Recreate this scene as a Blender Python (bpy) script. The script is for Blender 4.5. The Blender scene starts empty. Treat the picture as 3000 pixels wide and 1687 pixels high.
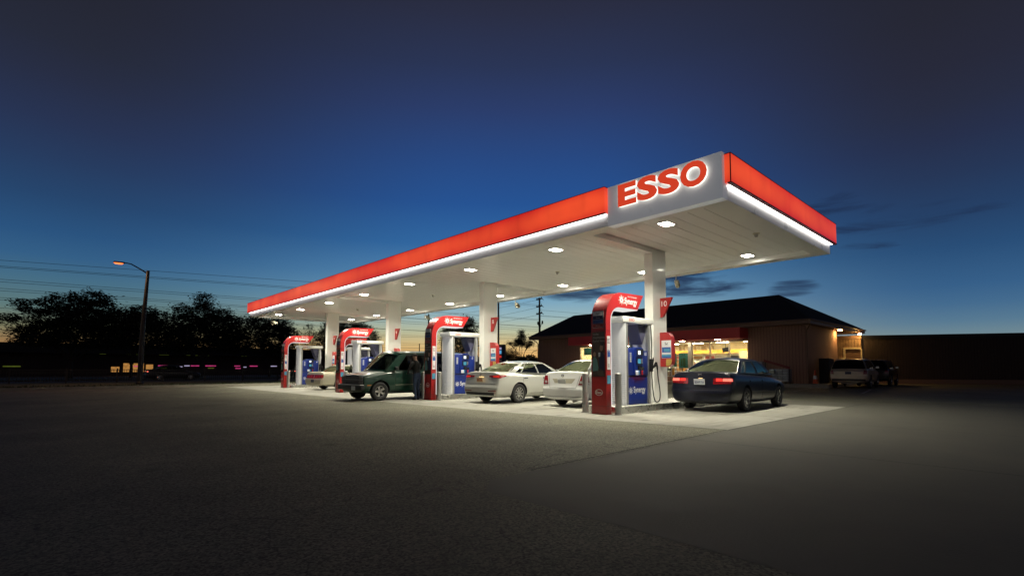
import bpy, bmesh, math, random
from mathutils import Vector, Matrix
from mathutils.bvhtree import BVHTree
random.seed(7)
SC = bpy.context.scene
COL = SC.collection
PI = math.pi
R = math.radians

# ---------------------------------------------------------------- colour
def s2l(c):
    c = c / 255.0
    return c / 12.92 if c <= 0.04045 else ((c + 0.055) / 1.055) ** 2.4
def rgb(r, g, b): return (s2l(r), s2l(g), s2l(b), 1.0)

# ---------------------------------------------------------------- materials
MATS = {}
def new_mat(name):
    m = bpy.data.materials.new(name); m.use_nodes = True
    nt = m.node_tree; nt.nodes.clear()
    out = nt.nodes.new('ShaderNodeOutputMaterial')
    MATS[name] = m
    return m, nt, out
def N(nt, typ, **kw):
    n = nt.nodes.new(typ)
    for k, v in kw.items():
        if k.startswith('i_'): n.inputs[k[2:].replace('_', ' ')].default_value = v
        else: setattr(n, k, v)
    return n
def pbr(name, col, rough=0.5, metal=0.0, var=0.12, scale=6.0, bump=0.0, bscale=60.0, coat=0.0, emit=None, estr=0.0, spec=0.5, rvar=0.1, coords='Object'):
    m, nt, out = new_mat(name); L = nt.links.new
    b = N(nt, 'ShaderNodeBsdfPrincipled')
    tc = N(nt, 'ShaderNodeTexCoord')
    no = N(nt, 'ShaderNodeTexNoise'); no.inputs['Scale'].default_value = scale; no.inputs['Detail'].default_value = 6
    L(tc.outputs[coords], no.inputs['Vector'])
    mx = N(nt, 'ShaderNodeMix', data_type='RGBA')
    c = col if len(col) == 4 else (*col, 1)
    mx.inputs[6].default_value = tuple(max(0, v * (1 - var)) for v in c[:3]) + (1,)
    mx.inputs[7].default_value = tuple(min(1, v * (1 + var)) for v in c[:3]) + (1,)
    L(no.outputs['Fac'], mx.inputs[0]); L(mx.outputs[2], b.inputs['Base Color'])
    mr = N(nt, 'ShaderNodeMapRange')
    mr.inputs['To Min'].default_value = max(0.02, rough - rvar); mr.inputs['To Max'].default_value = min(1, rough + rvar)
    L(no.outputs['Fac'], mr.inputs['Value']); L(mr.outputs[0], b.inputs['Roughness'])
    b.inputs['Metallic'].default_value = metal
    b.inputs['Coat Weight'].default_value = coat; b.inputs['Coat Roughness'].default_value = 0.04
    b.inputs['Specular IOR Level'].default_value = spec
    if bump:
        n2 = N(nt, 'ShaderNodeTexNoise'); n2.inputs['Scale'].default_value = bscale; n2.inputs['Detail'].default_value = 4
        L(tc.outputs[coords], n2.inputs['Vector'])
        bp = N(nt, 'ShaderNodeBump'); bp.inputs['Strength'].default_value = bump; bp.inputs['Distance'].default_value = 0.02
        L(n2.outputs['Fac'], bp.inputs['Height']); L(bp.outputs[0], b.inputs['Normal'])
    if emit is not None:
        b.inputs['Emission Color'].default_value = emit if len(emit) == 4 else (*emit, 1)
        b.inputs['Emission Strength'].default_value = estr
    L(b.outputs[0], out.inputs[0])
    return m
def emis(name, col, strength, var=0.0, scale=3.0):
    m, nt, out = new_mat(name); L = nt.links.new
    e = N(nt, 'ShaderNodeEmission'); e.inputs['Strength'].default_value = strength
    c = col if len(col) == 4 else (*col, 1)
    if var:
        tc = N(nt, 'ShaderNodeTexCoord'); no = N(nt, 'ShaderNodeTexNoise'); no.inputs['Scale'].default_value = scale
        mx = N(nt, 'ShaderNodeMix', data_type='RGBA')
        mx.inputs[6].default_value = tuple(v * (1 - var) for v in c[:3]) + (1,); mx.inputs[7].default_value = tuple(v * (1 + var) for v in c[:3]) + (1,)
        L(tc.outputs['Object'], no.inputs['Vector']); L(no.outputs['Fac'], mx.inputs[0]); L(mx.outputs[2], e.inputs['Color'])
    else: e.inputs['Color'].default_value = c
    L(e.outputs[0], out.inputs[0])
    return m
def glass(name, tint=(0.45, 0.5, 0.45), gloss=0.06, gcol=(0.95, 1, 0.97)):
    m, nt, out = new_mat(name); L = nt.links.new
    t = N(nt, 'ShaderNodeBsdfTransparent'); t.inputs[0].default_value = (*tint, 1)
    g = N(nt, 'ShaderNodeBsdfGlossy'); g.inputs['Roughness'].default_value = 0.015; g.inputs[0].default_value = (*gcol, 1)
    f = N(nt, 'ShaderNodeFresnel'); f.inputs[0].default_value = 1.5
    ad = N(nt, 'ShaderNodeMath', operation='ADD'); ad.inputs[1].default_value = gloss; ad.use_clamp = True
    mx = N(nt, 'ShaderNodeMixShader')
    L(f.outputs[0], ad.inputs[0]); L(ad.outputs[0], mx.inputs[0]); L(t.outputs[0], mx.inputs[1]); L(g.outputs[0], mx.inputs[2]); L(mx.outputs[0], out.inputs[0])
    return m

# ---------------------------------------------------------------- mesh builder
class MB:
    def __init__(s): s.v = []; s.f = []; s.mi = []; s.m = 0
    def add(s, vs, fs):
        o = len(s.v); s.v += [tuple(v) for v in vs]
        for f in fs: s.f.append(tuple(o + i for i in f)); s.mi.append(s.m)
        return s
    def box(s, a, b):
        x0, y0, z0 = [min(a[i], b[i]) for i in range(3)]; x1, y1, z1 = [max(a[i], b[i]) for i in range(3)]
        return s.add([(x0,y0,z0),(x1,y0,z0),(x1,y1,z0),(x0,y1,z0),(x0,y0,z1),(x1,y0,z1),(x1,y1,z1),(x0,y1,z1)],
                     [(0,3,2,1),(4,5,6,7),(0,1,5,4),(1,2,6,5),(2,3,7,6),(3,0,4,7)])
    def bbox(s, a, b, r=0.02):
        """box with bevelled edges"""
        bm = bmesh.new()
        c = [(a[i] + b[i]) / 2 for i in range(3)]; d = [abs(a[i] - b[i]) for i in range(3)]
        bmesh.ops.create_cube(bm, size=1, matrix=Matrix.Translation(c) @ Matrix.Diagonal((*d, 1)))
        bmesh.ops.bevel(bm, geom=bm.edges[:], offset=min(r, min(d) * 0.45), segments=2, affect='EDGES', profile=0.5)
        return s.bm(bm)
    def bm(s, bm):
        bm.verts.ensure_lookup_table(); bm.verts.index_update()
        s.add([v.co[:] for v in bm.verts], [[v.index for v in f.verts] for f in bm.faces]); bm.free(); return s
    def prism(s, poly, a, b, axis='y'):
        """poly: 2D outline; axis y: poly is (x,z); axis x: (y,z); axis z: (x,y)"""
        n = len(poly)
        def P(p, t): return {'y': (p[0], t, p[1]), 'x': (t, p[0], p[1]), 'z': (p[0], p[1], t)}[axis]
        vs = [P(p, a) for p in poly] + [P(p, b) for p in poly]
        fs = [tuple(range(n)), tuple(range(2 * n - 1, n - 1, -1))] + [(i, n + i, n + (i + 1) % n, (i + 1) % n) for i in range(n)]
        return s.add(vs, fs)
    def tube(s, pts, r, n=8, cap=True):
        pts = [Vector(p) for p in pts]; rs = r if isinstance(r, (list, tuple)) else [r] * len(pts)
        vs = []; fs = []; up = None
        for i, p in enumerate(pts):
            t = (pts[min(i + 1, len(pts) - 1)] - pts[max(i - 1, 0)]).normalized()
            if up is None:
                up = Vector((0, 0, 1)) if abs(t.z) < 0.9 else Vector((1, 0, 0))
            a = (up - t * up.dot(t)).normalized(); b = t.cross(a); up = a
            for k in range(n):
                q = 2 * PI * k / n
                vs.append(p + (a * math.cos(q) + b * math.sin(q)) * rs[i])
        for i in range(len(pts) - 1):
            for k in range(n):
                k2 = (k + 1) % n
                fs.append((i * n + k, i * n + k2, (i + 1) * n + k2, (i + 1) * n + k))
        if cap: fs.append(tuple(range(n - 1, -1, -1))); fs.append(tuple((len(pts) - 1) * n + k for k in range(n)))
        return s.add(vs, fs)
    def cyl(s, p0, p1, r, n=16): return s.tube([p0, p1], r, n)
    def lathe(s, prof, n=24, axis='z', c=(0, 0, 0)):
        vs = []; fs = []
        for (r, h) in prof:
            for k in range(n):
                q = 2 * PI * k / n; u, v = r * math.cos(q), r * math.sin(q)
                p = {'z': (u, v, h), 'y': (u, h, v), 'x': (h, u, v)}[axis]
                vs.append((p[0] + c[0], p[1] + c[1], p[2] + c[2]))
        for i in range(len(prof) - 1):
            for k in range(n):
                k2 = (k + 1) % n
                fs.append((i * n + k, i * n + k2, (i + 1) * n + k2, (i + 1) * n + k))
        return s.add(vs, fs)
    def grid(s, rows):
        n = len(rows[0]); vs = [p for r in rows for p in r]
        return s.add(vs, [(i * n + j, i * n + j + 1, (i + 1) * n + j + 1, (i + 1) * n + j) for i in range(len(rows) - 1) for j in range(n - 1)])
    def quad(s, a, b, c, d): return s.add([a, b, c, d], [(0, 1, 2, 3)])
    def mesh(s, name, mats, smooth=False, angle=35, fix=True):
        me = bpy.data.meshes.new(name); me.from_pydata(s.v, [], s.f); me.update()
        for m in (mats if isinstance(mats, (list, tuple)) else [mats]): me.materials.append(MATS[m] if isinstance(m, str) else m)
        for p, mi in zip(me.polygons, s.mi): p.material_index = mi
        if fix:
            bm = bmesh.new(); bm.from_mesh(me); bmesh.ops.recalc_face_normals(bm, faces=bm.faces[:]); bm.to_mesh(me); bm.free()
        if smooth:
            for p in me.polygons: p.use_smooth = True
            me.set_sharp_from_angle(angle=R(angle))
        return me

def link(name, me, parent=None, loc=(0, 0, 0), rot=(0, 0, 0)):
    o = bpy.data.objects.new(name, me); COL.objects.link(o)
    o.location = loc; o.rotation_euler = rot
    if parent: o.parent = parent
    return o
def ob(name, mb, mats, parent=None, smooth=False, loc=(0, 0, 0), rot=(0, 0, 0), angle=35, fix=True):
    return link(name, mb.mesh(name, mats, smooth, angle, fix), parent, loc, rot)
def tag(o, label, cat, group=None, kind=None):
    if label: o['label'] = label
    if cat: o['category'] = cat
    if group: o['group'] = group
    if kind: o['kind'] = kind
    return o
def thing(name, label, cat, loc=(0, 0, 0), rotz=0.0, group=None):
    o = bpy.data.objects.new(name, None); COL.objects.link(o)
    o.empty_display_size = 0.2
    o.location = loc; o.rotation_euler = (0, 0, rotz)
    return tag(o, label, cat, group)
def structure(o): o['kind'] = 'structure'; return o
def dup(o, parent=None):
    c = o.copy(); COL.objects.link(c)
    if parent: c.parent = parent
    for ch in list(o.children): dup(ch, c)
    return c
KIDS = {}

_TX = {}
def text_mb(s, bold=0.0):
    """letter outlines of the built-in font as vertices/faces (flat, y up, height of capitals about 0.72)"""
    key = (s, bold)
    if key not in _TX:
        cu = bpy.data.curves.new('txt', 'FONT'); cu.body = s; cu.offset = bold; cu.resolution_u = 4
        o = bpy.data.objects.new('txt', cu); COL.objects.link(o)
        dg = bpy.context.evaluated_depsgraph_get(); dg.update()
        me = bpy.data.meshes.new_from_object(o.evaluated_get(dg))
        vs = [v.co[:] for v in me.vertices]; fs = [tuple(p.vertices) for p in me.polygons]
        bpy.data.objects.remove(o); bpy.data.curves.remove(cu); bpy.data.meshes.remove(me)
        _TX[key] = (vs, fs)
    return _TX[key]
def text(name, s, mat, parent, origin, right, up, height=None, width=None, align='C', bold=0.0, shear=0.0, depth=0.0, stretch=None, smooth=False):
    """writing on a plane: origin = centre (or left-bottom) of the text box, right/up = unit axes"""
    if not s: return None
    vs, fs = text_mb(s, bold)
    x0 = min(v[0] for v in vs); x1 = max(v[0] for v in vs); y0 = min(v[1] for v in vs); y1 = max(v[1] for v in vs)
    if height is not None and width is not None: kx, ky = width / (x1 - x0), height / (y1 - y0)
    elif height is not None: kx = ky = height / (y1 - y0)
    else: kx = ky = width / (x1 - x0)
    o = Vector(origin); r = Vector(right).normalized(); u = Vector(up).normalized(); n = r.cross(u)
    cx, cy = ((x0 + x1) / 2, (y0 + y1) / 2) if align == 'C' else (x0, y0)
    P = []
    for v in vs:
        a, b = (v[0] - cx) * kx, (v[1] - cy) * ky
        P.append(o + r * (a + shear * b) + u * b)
    mb = MB()
    if depth:
        m2 = len(P)
        bmx = bmesh.new()
        bv = [bmx.verts.new(p) for p in P]
        for f in fs:
            try: bmx.faces.new([bv[i] for i in f])
            except ValueError: pass
        bmesh.ops.remove_doubles(bmx, verts=bmx.verts[:], dist=1e-5)
        g = bmesh.ops.extrude_face_region(bmx, geom=bmx.faces[:])
        bmesh.ops.translate(bmx, vec=n * depth, verts=[e for e in g['geom'] if isinstance(e, bmesh.types.BMVert)])
        mb.bm(bmx)
    else: mb.add(P, fs)
    return ob(name, mb, mat, parent, fix=bool(depth))
# ---------------------------------------------------------------- camera
CAMH = 1.2; YAW = R(47.065)
cam = bpy.data.cameras.new('camera'); camo = bpy.data.objects.new('camera', cam); COL.objects.link(camo)
cam.sensor_width = 36; cam.lens = 17.485; cam.shift_y = 0.0506; cam.clip_start = 0.05; cam.clip_end = 3000
camo.location = (0, 0, CAMH); camo.rotation_euler = (R(90 + 3.3), 0, YAW - PI / 2)
SC.camera = camo

# ---------------------------------------------------------------- world: dusk sky, glow low in the north-west, thin dark clouds
def make_world():
    w = bpy.data.worlds.new('World'); SC.world = w; w.use_nodes = True
    nt = w.node_tree; nt.nodes.clear(); L = nt.links.new
    out = nt.nodes.new('ShaderNodeOutputWorld'); bg = nt.nodes.new('ShaderNodeBackground')
    tc = N(nt, 'ShaderNodeTexCoord')
    def M(op, a, b=None, clamp=False):
        n = N(nt, 'ShaderNodeMath', operation=op); n.use_clamp = clamp
        for i, v in enumerate((a, b)):
            if v is None: continue
            if isinstance(v, (int, float)): n.inputs[i].default_value = v
            else: L(v, n.inputs[i])
        return n.outputs[0]
    sep = N(nt, 'ShaderNodeSeparateXYZ'); L(tc.outputs['Generated'], sep.inputs[0])
    X, Y, Z = sep.outputs
    c, s = math.cos(YAW), math.sin(YAW)
    fw = M('ADD', M('MULTIPLY', X, c), M('MULTIPLY', Y, s))
    rt = M('ADD', M('MULTIPLY', X, s), M('MULTIPLY', Y, -c))
    az = M('MULTIPLY', M('ARCTAN2', rt, fw), 180 / PI)          # degrees, + to the right
    el = M('MULTIPLY', M('ARCSINE', M('MINIMUM', M('MAXIMUM', Z, -0.9999), 0.9999)), 180 / PI)
    e = M('DIVIDE', el, 50.0, clamp=True)
    def ramp(stops):
        n = N(nt, 'ShaderNodeValToRGB'); cr = n.color_ramp; cr.interpolation = 'EASE' if False else 'LINEAR'
        while len(cr.elements) < len(stops): cr.elements.new(0.5)
        for el_, (d, col) in zip(cr.elements, sorted(stops)):
            el_.position = max(0, min(1, d / 50.0)); el_.color = rgb(*col)
        L(e, n.inputs[0]); return n.outputs[0]
    mid = ramp(SKY_MID); lef = ramp(SKY_LEFT); rig = ramp(SKY_RIGHT); back = ramp(SKY_BACK)
    def mix(f, a, b):
        n = N(nt, 'ShaderNodeMix', data_type='RGBA'); L(f, n.inputs[0]); L(a, n.inputs[6]); L(b, n.inputs[7]); return n.outputs[2]
    def smooth(v, a, b):
        n = N(nt, 'ShaderNodeMapRange', interpolation_type='SMOOTHSTEP'); n.inputs['From Min'].default_value = a; n.inputs['From Max'].default_value = b
        L(v, n.inputs['Value']); return n.outputs[0]
    col = mix(smooth(az, -4, -42), mid, lef)
    col = mix(smooth(az, 6, 42), col, rig)
    aa = M('ABSOLUTE', az)
    col = mix(smooth(aa, 55, 110), col, back)
    # clouds: streaky noise on a stretched direction, only low in the right half of the sky
    cmb = N(nt, 'ShaderNodeCombineXYZ')
    L(M('MULTIPLY', az, 0.05), cmb.inputs[0]); L(M('MULTIPLY', el, 0.36), cmb.inputs[1])
    no = N(nt, 'ShaderNodeTexNoise'); no.inputs['Scale'].default_value = 2.3; no.inputs['Detail'].default_value = 8; no.inputs['Roughness'].default_value = 0.6
    no.inputs['Distortion'].default_value = 0.5
    L(cmb.outputs[0], no.inputs['Vector'])
    def blob(ca, ce, ra, re):
        d = M('ADD', M('POWER', M('ABSOLUTE', M('DIVIDE', M('SUBTRACT', az, ca), ra)), 2.0), M('POWER', M('ABSOLUTE', M('DIVIDE', M('SUBTRACT', el, ce), re)), 2.0))
        return M('SUBTRACT', 1.0, smooth(d, 0.0, 1.0))
    dens = None
    for b in CLOUDS:
        v = M('MULTIPLY', blob(*b[:4]), b[4]); dens = v if dens is None else M('MAXIMUM', dens, v)
    f = smooth(M('ADD', no.outputs['Fac'], M('MULTIPLY', dens, 0.36)), 0.62, 0.92)
    f = M('MULTIPLY', f, smooth(dens, 0.02, 0.3))
    cl = N(nt, 'ShaderNodeRGB'); cl.outputs[0].default_value = rgb(27, 44, 76)
    col = mix(M('MULTIPLY', f, 0.9), col, cl.outputs[0])
    # the physical twilight sky carries a small share of the light
    sky = N(nt, 'ShaderNodeTexSky', sky_type='NISHITA'); sky.sun_disc = False; sky.sun_elevation = R(-1.5); sky.sun_rotation = PI / 2 - YAW
    ad = N(nt, 'ShaderNodeMix', data_type='RGBA', blend_type='ADD'); ad.inputs[0].default_value = 0.006
    L(col, ad.inputs[6]); L(sky.outputs[0], ad.inputs[7])
    L(ad.outputs[2], bg.inputs[0]); bg.inputs[1].default_value = 1.0
    L(bg.outputs[0], out.inputs[0])
SKY_MID = [(0, (228, 166, 100)), (1.4, (228, 178, 110)), (2.8, (214, 188, 132)), (4.2, (186, 190, 158)), (6, (150, 180, 186)), (8, (116, 162, 190)), (10.5, (84, 136, 178)), (14, (48, 104, 162)), (18.5, (36, 82, 146)), (23, (38, 72, 130)), (28, (42, 60, 106)), (32, (41, 52, 85)), (36.5, (41, 45, 67)), (38, (40, 43, 62)), (44, (18, 19, 34)), (50, (12, 12, 22))]
SKY_LEFT = [(0, (176, 122, 74)), (2.2, (150, 116, 76)), (3.6, (118, 120, 94)), (5.2, (92, 120, 120)), (7.5, (68, 108, 132)), (9.5, (50, 94, 134)), (11.5, (40, 82, 126)), (14.5, (36, 68, 108)), (17.5, (37, 58, 94)), (20.5, (38, 50, 81)), (24, (38, 44, 66)), (26.5, (37, 41, 57)), (30, (36, 38, 51)), (36, (35, 36, 48)), (43, (17, 17, 28)), (50, (12, 12, 20))]
SKY_RIGHT = [(0, (150, 140, 118)), (2.2, (122, 138, 140)), (3.1, (106, 133, 146)), (4.1, (86, 121, 146)), (5.6, (66, 106, 142)), (7.2, (52, 94, 136)), (10.5, (38, 76, 118)), (13.6, (35, 62, 100)), (16.5, (36, 53, 86)), (19.5, (37, 46, 74)), (22, (38, 43, 64)), (25, (38, 40, 57)), (29, (37, 38, 51)), (36, (35, 36, 48)), (43, (17, 17, 28)), (50, (12, 12, 20))]
SKY_BACK = [(0, (112, 104, 100)), (6, (94, 90, 94)), (13, (60, 60, 74)), (23, (33, 35, 52)), (35, (20, 22, 36)), (50, (12, 12, 20))]   # brightness added low behind the camera to lift surfaces facing it
CLOUDS = [(8, 9.0, 7, 2.0, 1.0), (17, 10.2, 9, 1.9, 1.0), (20, 8.6, 8, 1.3, .9), (29.5, 8.0, 3.5, 1.1, .95), (33, 15.2, 5, 2.0, .62), (39, 13.6, 10, 1.8, .6), (36, 11.4, 5, .8, .45), (26, 11.6, 6, 1.0, .4)]
make_world()
SC.render.filter_size = 1.2; SC.cycles.use_adaptive_sampling = False
SC.view_settings.view_transform = 'Standard'; SC.view_settings.look = 'None'; SC.view_settings.exposure = 0; SC.view_settings.gamma = 1

# ---------------------------------------------------------------- shared materials
pbr('white_paint', (.78, .78, .74), .35, var=.04, scale=2, coat=.15)
pbr('panel_white', (.72, .73, .74), .3, var=.03, scale=1.5)
pbr('soffit_white', (.80, .80, .78), .22, var=.02, scale=.5, rvar=.03)
pbr('sign_face', (.72, .73, .74), .3, var=.03, scale=1.5, emit=rgb(146, 149, 154), estr=.42)  # faint glow added to the panel material in place of light from the letters
pbr('red_paint', (.42, .022, .022), .32, var=.1, scale=3, coat=.3)
pbr('red_dark', (.20, .010, .012), .4, var=.1, scale=3)
pbr('blue_paint', (.010, .030, .23), .34, var=.12, scale=4, coat=.2)
pbr('navy_paint', (.006, .008, .045), .4, var=.2, scale=4)
pbr('black_plastic', (.012, .012, .013), .45, var=.2, scale=10, bump=.1, bscale=200)
pbr('rubber', (.014, .014, .014), .7, var=.3, scale=14, bump=.25, bscale=90)
pbr('steel', (.55, .55, .53), .28, 1.0, var=.15, scale=5, rvar=.14)
pbr('dull_steel', (.40, .40, .38), .5, .7, var=.18, scale=8, rvar=.12)
pbr('galvanised', (.42, .42, .39), .5, .35, var=.15, scale=12)
pbr('chrome', (.75, .75, .75), .08, 1.0, var=.05)
pbr('alloy', (.55, .55, .54), .25, .9, var=.1)
pbr('white_text', (.82, .82, .80), .45, var=.02)
pbr('black_text', (.02, .02, .02), .5, var=.05)
pbr('red_text', (.50, .02, .02), .4, var=.05)
pbr('island_concrete', (.42, .41, .37), .8, var=.2, scale=5, bump=.15)
pbr('dark_metal', (.03, .03, .032), .5, .5, var=.2)
pbr('wood_pole', (.035, .028, .022), .85, var=.3, scale=3, bump=.3)
pbr('wire', (.008, .008, .009), .6, var=.1)
pbr('beige_housing', (.45, .41, .30), .5, var=.1)
pbr('cream', (.70, .62, .42), .6, var=.08)
pbr('asphalt_patch', (.05, .05, .05), .9, var=.2)
emis('led_white', (1.0, .955, .80), 45)
emis('strip_white', (1.0, .98, .94), 5.0)
emis('halo_white', (1.0, .97, .84), 1.5)
emis('letter_red', rgb(214, 66, 40), 0.92, .05)
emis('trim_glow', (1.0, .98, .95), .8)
emis('screen_white', (.9, .95, 1.0), 1.4)
emis('screen_cyan', (.10, .40, .55), .8, .4, 30)
emis('btn_white', (.95, .98, 1.0), 1.2)
emis('btn_blue', (.10, .36, .85), .9)
emis('btn_red', (.85, .06, .05), .9)
emis('tail_lit', (1.0, .05, .035), 1.5, .5, 30)
emis('tail_hot', (1.0, .16, .11), 1.9, .5, 40)
emis('sodium', (1.0, .17, .04), 2.6)
emis('warm_lamp', (1.0, .58, .18), 330)

def red_fascia():
    """back-lit acrylic: evenly glowing red, each sheet a little different, a darker line where two sheets meet"""
    m, nt, out = new_mat('red_acrylic'); L = nt.links.new
    tc = N(nt, 'ShaderNodeTexCoord'); sp = N(nt, 'ShaderNodeSeparateXYZ'); L(tc.outputs['Object'], sp.inputs[0])
    fr = N(nt, 'ShaderNodeMath', operation='PINGPONG'); fr.inputs[1].default_value = .61
    ad = N(nt, 'ShaderNodeMath', operation='ADD'); L(sp.outputs[0], ad.inputs[0]); L(sp.outputs[1], ad.inputs[1]); L(ad.outputs[0], fr.inputs[0])
    mr = N(nt, 'ShaderNodeMapRange'); mr.inputs['From Min'].default_value = 0; mr.inputs['From Max'].default_value = .10; mr.inputs['To Min'].default_value = .93; L(fr.outputs[0], mr.inputs[0])
    no = N(nt, 'ShaderNodeTexNoise'); no.inputs['Scale'].default_value = 1.1; L(tc.outputs['Object'], no.inputs['Vector'])
    n2 = N(nt, 'ShaderNodeMapRange'); n2.inputs['From Min'].default_value = .3; n2.inputs['From Max'].default_value = .7; n2.inputs['To Min'].default_value = .88; n2.inputs['To Max'].default_value = 1.05; L(no.outputs[0], n2.inputs[0])
    mu = N(nt, 'ShaderNodeMath', operation='MULTIPLY'); L(mr.outputs[0], mu.inputs[0]); L(n2.outputs[0], mu.inputs[1])
    # one row of LEDs behind the middle of the sheet: brighter and more orange there, deeper red towards the edges
    zz = N(nt, 'ShaderNodeMapRange'); zz.inputs['From Min'].default_value = 5.06; zz.inputs['From Max'].default_value = 5.70; zz.inputs['To Min'].default_value = -1; zz.inputs['To Max'].default_value = 1; L(sp.outputs[2], zz.inputs[0])
    sq = N(nt, 'ShaderNodeMath', operation='MULTIPLY'); L(zz.outputs[0], sq.inputs[0]); L(zz.outputs[0], sq.inputs[1])
    n3 = N(nt, 'ShaderNodeTexNoise'); n3.inputs['Scale'].default_value = .45; L(tc.outputs['Object'], n3.inputs['Vector'])
    s2 = N(nt, 'ShaderNodeMath', operation='MULTIPLY_ADD'); s2.inputs[1].default_value = .75; L(sq.outputs[0], s2.inputs[0]); 
    n4 = N(nt, 'ShaderNodeMapRange'); n4.inputs['From Min'].default_value = .35; n4.inputs['From Max'].default_value = .65; n4.inputs['To Min'].default_value = -.15; n4.inputs['To Max'].default_value = .45; L(n3.outputs[0], n4.inputs[0]); L(n4.outputs[0], s2.inputs[2]); s2.use_clamp = True
    cm = N(nt, 'ShaderNodeMix', data_type='RGBA'); cm.inputs[6].default_value = rgb(236, 78, 42); cm.inputs[7].default_value = rgb(200, 38, 30); L(s2.outputs[0], cm.inputs[0])
    b = N(nt, 'ShaderNodeBsdfPrincipled'); b.inputs['Base Color'].default_value = (.30, .012, .010, 1); b.inputs['Roughness'].default_value = .3
    L(cm.outputs[2], b.inputs['Emission Color']); L(mu.outputs[0], b.inputs['Emission Strength'])
    L(b.outputs[0], out.inputs[0])
red_fascia()

def ground_mats():
    # asphalt: coarse speckled aggregate, patches, faint tyre polish
    m, nt, out = new_mat('asphalt'); L = nt.links.new
    b = N(nt, 'ShaderNodeBsdfPrincipled'); tc = N(nt, 'ShaderNodeTexCoord')
    v = N(nt, 'ShaderNodeTexVoronoi'); v.inputs['Scale'].default_value = 62; L(tc.outputs['Object'], v.inputs['Vector'])
    n1 = N(nt, 'ShaderNodeTexNoise'); n1.inputs['Scale'].default_value = 38; n1.inputs['Detail'].default_value = 6; L(tc.outputs['Object'], n1.inputs['Vector'])
    n2 = N(nt, 'ShaderNodeTexNoise'); n2.inputs['Scale'].default_value = .35; n2.inputs['Detail'].default_value = 7; n2.inputs['Roughness'].default_value = .65; L(tc.outputs['Object'], n2.inputs['Vector'])
    cr = N(nt, 'ShaderNodeValToRGB'); e = cr.color_ramp.elements
    e[0].position = .3; e[0].color = (.074, .072, .049, 1); e[1].position = .72; e[1].color = (.272, .264, .184, 1)
    sp = N(nt, 'ShaderNodeSeparateColor'); L(v.outputs['Color'], sp.inputs[0])
    mx = N(nt, 'ShaderNodeMath', operation='ADD'); mu = N(nt, 'ShaderNodeMath', operation='MULTIPLY'); mu.inputs[1].default_value = .42
    L(sp.outputs[0], mu.inputs[0]); L(mu.outputs[0], mx.inputs[0])
    m3 = N(nt, 'ShaderNodeMath', operation='MULTIPLY'); m3.inputs[1].default_value = .6; L(n1.outputs[0], m3.inputs[0]); L(m3.outputs[0], mx.inputs[1])
    L(mx.outputs[0], cr.inputs[0])
    mc = N(nt, 'ShaderNodeMix', data_type='RGBA', blend_type='MULTIPLY'); mc.inputs[0].default_value = 1
    r2 = N(nt, 'ShaderNodeMapRange'); r2.inputs['From Min'].default_value = .3; r2.inputs['From Max'].default_value = .7; r2.inputs['To Min'].default_value = .62; r2.inputs['To Max'].default_value = 1.25; L(n2.outputs[0], r2.inputs[0])
    # sparse hairline cracks and drip stains
    nd = N(nt, 'ShaderNodeTexNoise'); nd.inputs['Scale'].default_value = .9; nd.inputs['Detail'].default_value = 4; L(tc.outputs['Object'], nd.inputs['Vector'])
    sc_ = N(nt, 'ShaderNodeVectorMath', operation='SCALE'); sc_.inputs[3].default_value = 2.2; L(nd.outputs['Color'], sc_.inputs[0])
    av = N(nt, 'ShaderNodeVectorMath', operation='ADD'); L(tc.outputs['Object'], av.inputs[0]); L(sc_.outputs[0], av.inputs[1])
    vc = N(nt, 'ShaderNodeTexVoronoi', feature='DISTANCE_TO_EDGE'); vc.inputs['Scale'].default_value = .11; L(av.outputs[0], vc.inputs['Vector'])
    ck = N(nt, 'ShaderNodeMapRange'); ck.inputs['From Min'].default_value = .0004; ck.inputs['From Max'].default_value = .0022; ck.inputs['To Min'].default_value = .55; L(vc.outputs['Distance'], ck.inputs[0])
    vd = N(nt, 'ShaderNodeTexVoronoi'); vd.inputs['Scale'].default_value = .8; L(tc.outputs['Object'], vd.inputs['Vector'])
    dk = N(nt, 'ShaderNodeMapRange', interpolation_type='SMOOTHSTEP'); dk.inputs['From Min'].default_value = .05; dk.inputs['From Max'].default_value = .16; dk.inputs['To Min'].default_value = .72; L(vd.outputs['Distance'], dk.inputs[0])
    m5 = N(nt, 'ShaderNodeMath', operation='MULTIPLY'); L(r2.outputs[0], m5.inputs[0]); L(ck.outputs[0], m5.inputs[1])
    m6 = N(nt, 'ShaderNodeMath', operation='MULTIPLY'); L(m5.outputs[0], m6.inputs[0]); L(dk.outputs[0], m6.inputs[1])
    L(cr.outputs[0], mc.inputs[6]); L(m6.outputs[0], mc.inputs[7]); L(mc.outputs[2], b.inputs['Base Color'])
    b.inputs['Roughness'].default_value = .8; b.inputs['Specular IOR Level'].default_value = .35
    bp = N(nt, 'ShaderNodeBump'); bp.inputs['Strength'].default_value = .5; bp.inputs['Distance'].default_value = .012; L(mx.outputs[0], bp.inputs['Height']); L(bp.outputs[0], b.inputs['Normal'])
    L(b.outputs[0], out.inputs[0])
    # concrete slabs: pale, stained
    m, nt, out = new_mat('concrete'); L = nt.links.new
    b = N(nt, 'ShaderNodeBsdfPrincipled'); tc = N(nt, 'ShaderNodeTexCoord')
    n1 = N(nt, 'ShaderNodeTexNoise'); n1.inputs['Scale'].default_value = .45; n1.inputs['Detail'].default_value = 8; n1.inputs['Roughness'].default_value = .62; L(tc.outputs['Object'], n1.inputs['Vector'])
    mp = N(nt, 'ShaderNodeMapping'); mp.inputs['Scale'].default_value = (.5, 5, 1); L(tc.outputs['Object'], mp.inputs[0])
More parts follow.
